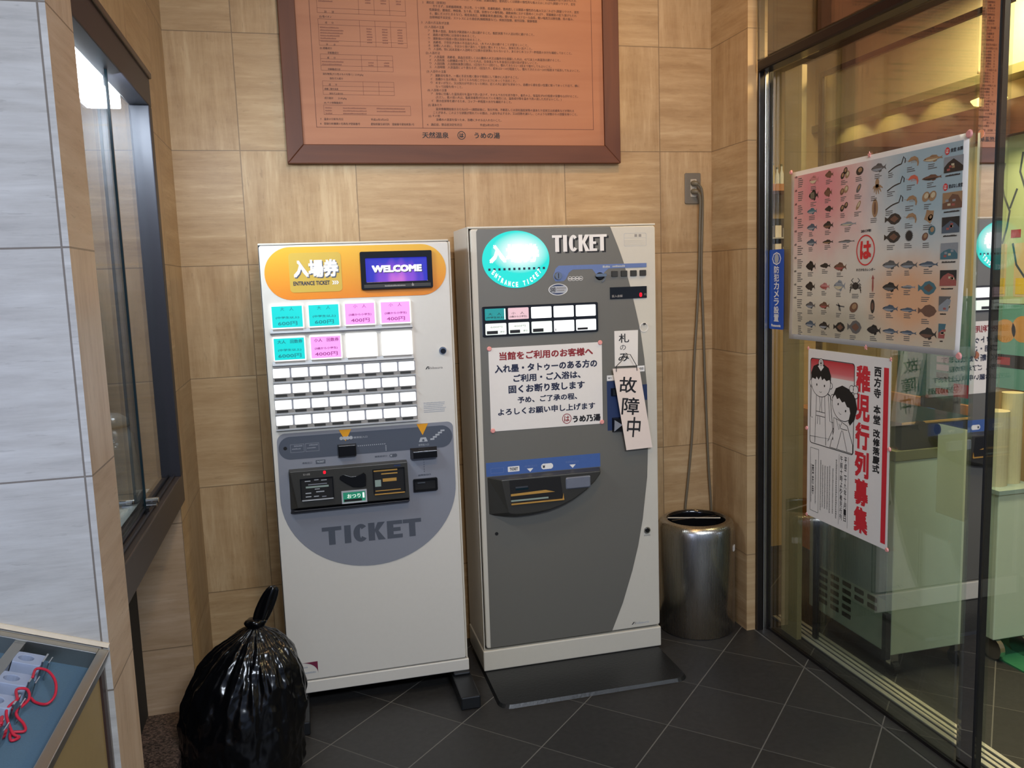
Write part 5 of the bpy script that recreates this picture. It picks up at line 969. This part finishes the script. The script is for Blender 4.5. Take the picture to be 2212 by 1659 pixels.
b.poly(QF, rect(.399, .4215, .014, .572), M['red'], .0010); b.build('red_lettering', p2)
b = MB(); rg = random.Random(8)
def vd(u, v1, v0, w, m): 
    v = v1
    while v > v0: k = w*rg.uniform(.7, 1.1); b.poly(QF, rect(u, u+w*rg.uniform(.7, 1), max(v0, v-k*.82), v), m, .0010); v -= k
b.column(QF, '平成二十九年十月一日', .212, .225, .254, .03, M['ink'], .0010, .01, 1); b.column(QF, '午前十時より稚児行列', .190, .203, .254, .03, M['ink'], .0010, .01, 1)
for u in (.232, .183): b.poly(QF, rect(u, u+.0012, .012, .256), M['ink'], .0010)
for u, a, w in ((.166, .235, .008), (.148, .20, .006), (.130, .205, .006), (.117, .20, .006), (.103, .20, .006), (.090, .20, .006), (.078, .215, .006)): vd(u, a, rg.uniform(.02, .06), w, M['grey_ink'])
b.ring(QF, rect(.018, .068, .020, .250), rect(.0192, .0668, .0212, .2488), M['ink'], .0006, .0010); b.column(QF, '西方寺', .030, .040, .19, .08, M['ink'], .0010, .02, 1); vd(.048, .21, .05, .006, M['grey_ink']); vd(.022, .19, .05, .005, M['grey_ink']); b.build('small_print', p2)
for u, v, st, w in ((.0, .603, True, 'upper left corner'), (.430, .600, True, 'upper right corner'), (.432, .0, False, 'lower right corner'), (.0, -.002, True, 'lower left corner'), (-.004, .315, False, 'left edge'), (.432, .321, False, 'right edge')):
    magnet(QF, u, v, .0075, 'pink %s at the %s of the recruitment poster' % ('star pin' if st else 'round magnet', w), 'pins on the recruitment poster', st)
# blue camera sticker
BF = Fr((1.7285, -.302, 1.209), (0, -1, 0), (0, 0, 1))
st = thing('camera_sticker', BF(.05, 0, 0), 'narrow blue security camera sticker with white vertical writing on the glass by the wall', 'sticker')
MB().poly(BF, rrect(.0, .098, 0, .298, .006), M['sticker_blue'], 0, .0006).build('sticker_sheet', st)
b = MB(); b.ring(BF, ell(.050, .264, .030, .024, 8), ell(.050, .264, .026, .020, 8), M['white_ink'], .0006, .0010); b.poly(BF, ell(.050, .264, .015, .018, 20), M['pale_ink'], .0010); b.column(BF, '防犯カメラ設置', .033, .067, .238, .028, M['white_ink'], .0010, .022); b.text(BF, 'Panasonic', .016, .080, .009, .019, M['white_ink'], .0010, .04); b.build('lettering', st)
# ================================================================== the hall behind the glass
S1(MB().box(2.6, 2.7, -3.5, 1.3, 0, 2.45, M['hall_wall']), 'wall_hall'); S1(MB().box(1.75, 2.6, .6, .7, 0, 2.45, M['hall_wall']), 'wall_hall_end')
S1(MB().box(2.52, 2.599, -3.4, .598, 2.128, 2.45, M['bulk']), 'trim_5'); S1(MB().box(2.50, 2.599, -3.4, .598, 2.095, 2.127, M['olive']), 'trim_6')
S1(MB().box(2.55, 2.599, -3.4, .598, 1.895, 2.02, M['dark_wood']), 'trim_7'); S1(MB().box(2.575, 2.599, -.43, .598, .0, .86, M['hall_wood']), 'trim_8')
HF = Fr((2.598, 0, 0), (0, -1, 0), (0, 0, 1))
t = thing('wall_poster', HF(.16, .86, 0), 'dark teal poster on the hall wall, seen through the glass below the fish poster', 'poster')
MB().poly(HF, rect(-.06, .40, .860, 1.30), M['teal'], 0, .001).build('sheet', t); rg = random.Random(4)
b = MB()
for i in range(5): b.poly(HF, rect(.18, .25, 1.02-i*.034, 1.045-i*.034), M[('lilac', 'lilac', 'charcoal_b', 'map_teal', 'red_ink')[i]], .0012)
b.poly(HF, rect(.28, .36, .885, .94), M['red_ink'], .0012); b.poly(HF, [(-.05, 1.28), (.02, 1.28), (.0, .98), (-.04, .93)], M['map_teal'], .0011); b.build('prints', t)
t = thing('area_map', HF(.70, 1.27, 0), 'large pale green area map on the hall wall at the far right edge', 'map')
MB().poly(HF, rect(.43, 1.25, 1.275, 1.905), M['map_green'], 0, .001).build('sheet', t)
b = MB()
for P in ([(.50, 1.80), (.485, 1.74), (.50, 1.68), (.53, 1.62), (.52, 1.56), (.50, 1.50)], [(.53, 1.63), (.56, 1.70)], [(.58, 1.83), (.57, 1.76), (.61, 1.66), (.66, 1.60)], [(.55, 1.50), (.57, 1.42), (.62, 1.36)]): b.poly(HF, band(P, .009), M['map_line'], .0014)
b.poly(HF, rrect(.455, .525, 1.30, 1.50, .01), M['bulk'], .0012); b.poly(HF, rrect(.56, .66, 1.30, 1.50, .01), M['bulk'], .0012); b.poly(HF, rect(.46, .52, 1.31, 1.37), M['map_yellow'], .0015); b.poly(HF, rect(.57, .65, 1.31, 1.37), M['map_yellow'], .0015); b.poly(HF, rect(.54, .585, 1.52, 1.55), M['red_ink'], .0015); b.build('map_print', t)
t = thing('route_map', HF(.70, .95, 0), 'teal and orange route map under the pale green area map', 'map')
MB().poly(HF, rect(.45, 1.25, .95, 1.272), M['map_teal'], 0, .001).build('sheet', t)
b = MB(); b.poly(HF, ell(.53, 1.17, .05, .045, 18), M['map_orange'], .0012); b.poly(HF, ell(.61, 1.18, .05, .05, 18), M['map_orange'], .0012); b.poly(HF, rect(.47, .70, 1.03, 1.08), M['charcoal_b'], .0014); b.poly(HF, rect(.50, .56, 1.04, 1.07), M['red_ink'], .0016); b.build('map_print', t)
# white cabinet just behind the glass, with vents at the foot of its side
cb = thing('display_freezer', (2.03, -.58, 0), 'pale green steel freezer cabinet with side vents standing behind the glass', 'freezer')
X0, X1, YA, YB = 1.908, 2.235, -.798, -.31
MB().box(X0, X1, YA, YB, .085, .775, M['pale_green']).build('body', cb, bevel=.004)
SF = Fr((X0, 0, 0), (0, -1, 0), (0, 0, 1)); b = MB()
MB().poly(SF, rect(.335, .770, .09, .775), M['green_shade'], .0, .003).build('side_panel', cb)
for c in range(5):
    u = .385+c*.072
    for r in range(5 if c < 3 else 2): b.poly(SF, rrect(u, u+.052, .248-r*.030, .266-r*.030, .004, 2), M['hole'], .0033, .0042)
b.build('vent_slots', cb); MB().poly(SF, rect(.338, .768, .092, .275), M['pale_green'], .003, .0033).build('vent_light_patch', cb)  # lighter overlay paints the light falling on the foot of the side
b = MB(); b.poly(SF, rect(.775, .795, .07, .235), M['gap'], 0, .02); b.build('pipe_cover', cb)
MB().box(X0-.004, X1+.004, YA-.004, YB, .775, .812, M['olive']).build('lid_frame', cb, bevel=.003)
b = MB(); b.box(X0+.02, X1-.01, YA+.0, YB-.03, .812, .905, M['gloss_black']); b.box(X0+.02, X1-.01, YA-.002, YA, .899, .907, Bz); b.build('glass_hood', cb, bevel=.002)
MB().tube([(X0+.085, YA-.001, .895), (X0+.085, YA-.02, .895)], .016, M['gloss_black'], 18).build('hood_knob', cb)
for x, y in ((X0+.03, YA+.03), (X1-.03, YA+.03), (X0+.03, YB-.03), (X1-.03, YB-.03)):
    w = MB(); w.tube([(x-.012, y, .028), (x+.012, y, .028)], .028, M['black'], 18); w.box(x-.016, x+.016, y-.012, y+.012, .04, .085, M['chrome']); w.build('caster', cb)
# sheet of pale green film on the inner leaf
GF = Fr((1.8415, -1.065, .52), (0, -1, 0), (0, 0, 1))
t = thing('green_sheet', GF(.1, 0, 0), 'pale green sheet held by dark magnets on the inner glass, above the freezer front', 'sheet')
MB().poly(GF, rect(0, .205, .16, .435), M['sheet_green'], 0, .0006).build('film', t)
b = MB(); b.poly(GF, ell(.0, .418, .012, .016, 16), M['gloss_black'], .0008, .006); b.poly(GF, ell(.195, .412, .011, .015, 16), M['gloss_black'], .0008, .006); b.build('magnets', t)
# low counter and terminal
t = thing('payment_terminal', (2.50, -.33, .80), 'black terminal with a small blue lit icon behind the green sheet', 'terminal')
MB().box(2.44, 2.53, -.40, -.27, .74, .90, M['gloss_black']).build('body', t, bevel=.01); b = MB(); b.poly(Fr((2.44, -.315, .80), (0, -1, 0), (0, 0, 1)), rrect(0, .045, 0, .055, .004), M['icon_blue'], .001, .003); b.build('icon', t)
t = thing('shelf_counter', (2.52, -.3, 0), 'tan wooden counter along the hall wall behind the freezer', 'counter')
MB().box(2.40, 2.573, -.62, .59, .70, .738, M['hall_wood']).build('counter_top', t); MB().box(2.44, 2.573, -.60, .58, 0, .70, M['hall_wood']).build('counter_front', t)
t = thing('white_cabinet', (2.41, -.79, 0), 'narrow pale cabinet on casters at the right edge behind the glass', 'cabinet')
MB().box(2.335, 2.50, -.80, -.64, .08, .62, M['pale_green']).build('body', t, bevel=.004); MB().box(2.325, 2.51, -.81, -.635, .62, .635, M['green_shade']).build('top', t)
for x in (2.36, 2.475): MB().tube([(x-.01, -.78, .04), (x+.01, -.78, .04)], .04, M['chrome'], 16).build('caster', t)
tag(MB().box(2.37, 2.573, -1.05, -.66, 0, .006, M['green_mat']).build('floor_mat', loc=(2.47, -.85, 0)), 'dark green mat on the hall floor beside the narrow pale cabinet', 'mat')
t = thing('rolled_sheets', (2.42, -.72, .635), 'upright rolled cream paper sheets standing on the narrow pale cabinet', 'paper')
MB().lathe((2.385, -.72, .635), [(.045, 0), (.045, .27)], M['bulk'], 24, True).build('roll', t, smooth=False); MB().lathe((2.46, -.715, .635), [(.035, 0), (.035, .33)], mat('cream_paper', 'b8af88', .5), 24, True).build('roll', t)
# wooden shelf with bottles and goods, left part behind the glass
t = thing('wall_shelf', (2.28, .51, 1.80), 'wooden wall shelf at the far end of the hall, seen left of the fish poster', 'shelf')
MB().box(2.05, 2.49, .42, .599, 1.80, 1.832, M['hall_wood']).build('shelf_board', t)
for x in (2.10, 2.44): MB().box(x, x+.02, .46, .599, 1.74, 1.80, M['dark_wood']).build('bracket', t)
for i, (x, h, r, mm) in enumerate(((2.250, .085, .011, 'shade_glass'), (2.274, .10, .010, 'case_white'), (2.302, .085, .012, 'shade_glass'), (2.228, .105, .009, 'map_yellow'))):
    o = thing('shelf_bottle', (x, .50, 1.832), ('white bottle on the hall shelf next to the yellow one', 'slim tall white bottle on the hall shelf', 'white bottle at the right end of the hall shelf', 'slim yellow bottle at the left end of the hall shelf')[i], 'bottle', 'bottles on the hall shelf')
    MB().lathe((x, .50, 1.832), [(r, 0), (r, h*.55), (r*.45, h*.75), (r*.45, h*.9)], M[mm], 16, True).build('glass_body', o, smooth=False); MB().lathe((x, .50, 1.832), [(r*.55, h*.9), (r*.55, h)], M['olive'], 12, True).build('cap', o)
t = thing('goods_rack', (2.28, .55, 1.22), 'rack of small packaged goods under the wall shelf in the hall', 'rack')
MB().box(2.06, 2.48, .575, .599, 1.22, 1.68, M['charcoal']).build('back_board', t); rg = random.Random(12)
for r in range(4):
    MB().box(2.07, 2.47, .50, .575, 1.58-r*.092, 1.586-r*.092, M['pale_ink']).build('rack_tray', t)
    for c in range(9): x = 2.075+c*.044; MB().box(x, x+.034, .515, .56, 1.586-r*.092, 1.586-r*.092+rg.uniform(.04, .066), M[rg.choice(('pale_ink', 'lilac', 'map_teal', 'grey_ink', 'paper'))]).build('packet', t)
# lit lamp and white figure above the map
t = thing('wall_lamp', (2.56, -.54, 2.03), 'lit brass wall lamp with curled arm above the area map', 'lamp')
P = [(2.518, -.50+.0, 2.03)]+[(2.47, -.50-.05+.05*math.cos(math.radians(a)), 2.12+.06*math.sin(math.radians(a))) for a in range(0, 190, 15)]
MB().tube(P[1:], .010, M['bulk'], 10).build('curled_arm', t, smooth=True)
MB().lathe((2.47, -.545, 2.0), [(.0, .0), (.05, .005), (.06, .02), (.03, .03), (.0, .032)], M['bulb'], 24).build('lit_dish', t, smooth=True)
MB().box(2.46, 2.519, -.55, -.54, 2.12, 2.14, M['bulk']).build('wall_plate', t)
t = thing('white_figure', (2.56, -.49, 1.905), 'small white bottle shaped ornament on top of the area map', 'ornament')
MB().lathe((2.572, -.487, 1.8955), [(.0, -.03), (.018, -.025), (.026, .0), (.022, .02), (.010, .034), (.012, .044), (.008, .054), (0, .056)], M['shade_glass'], 20).build('body', t, smooth=True)
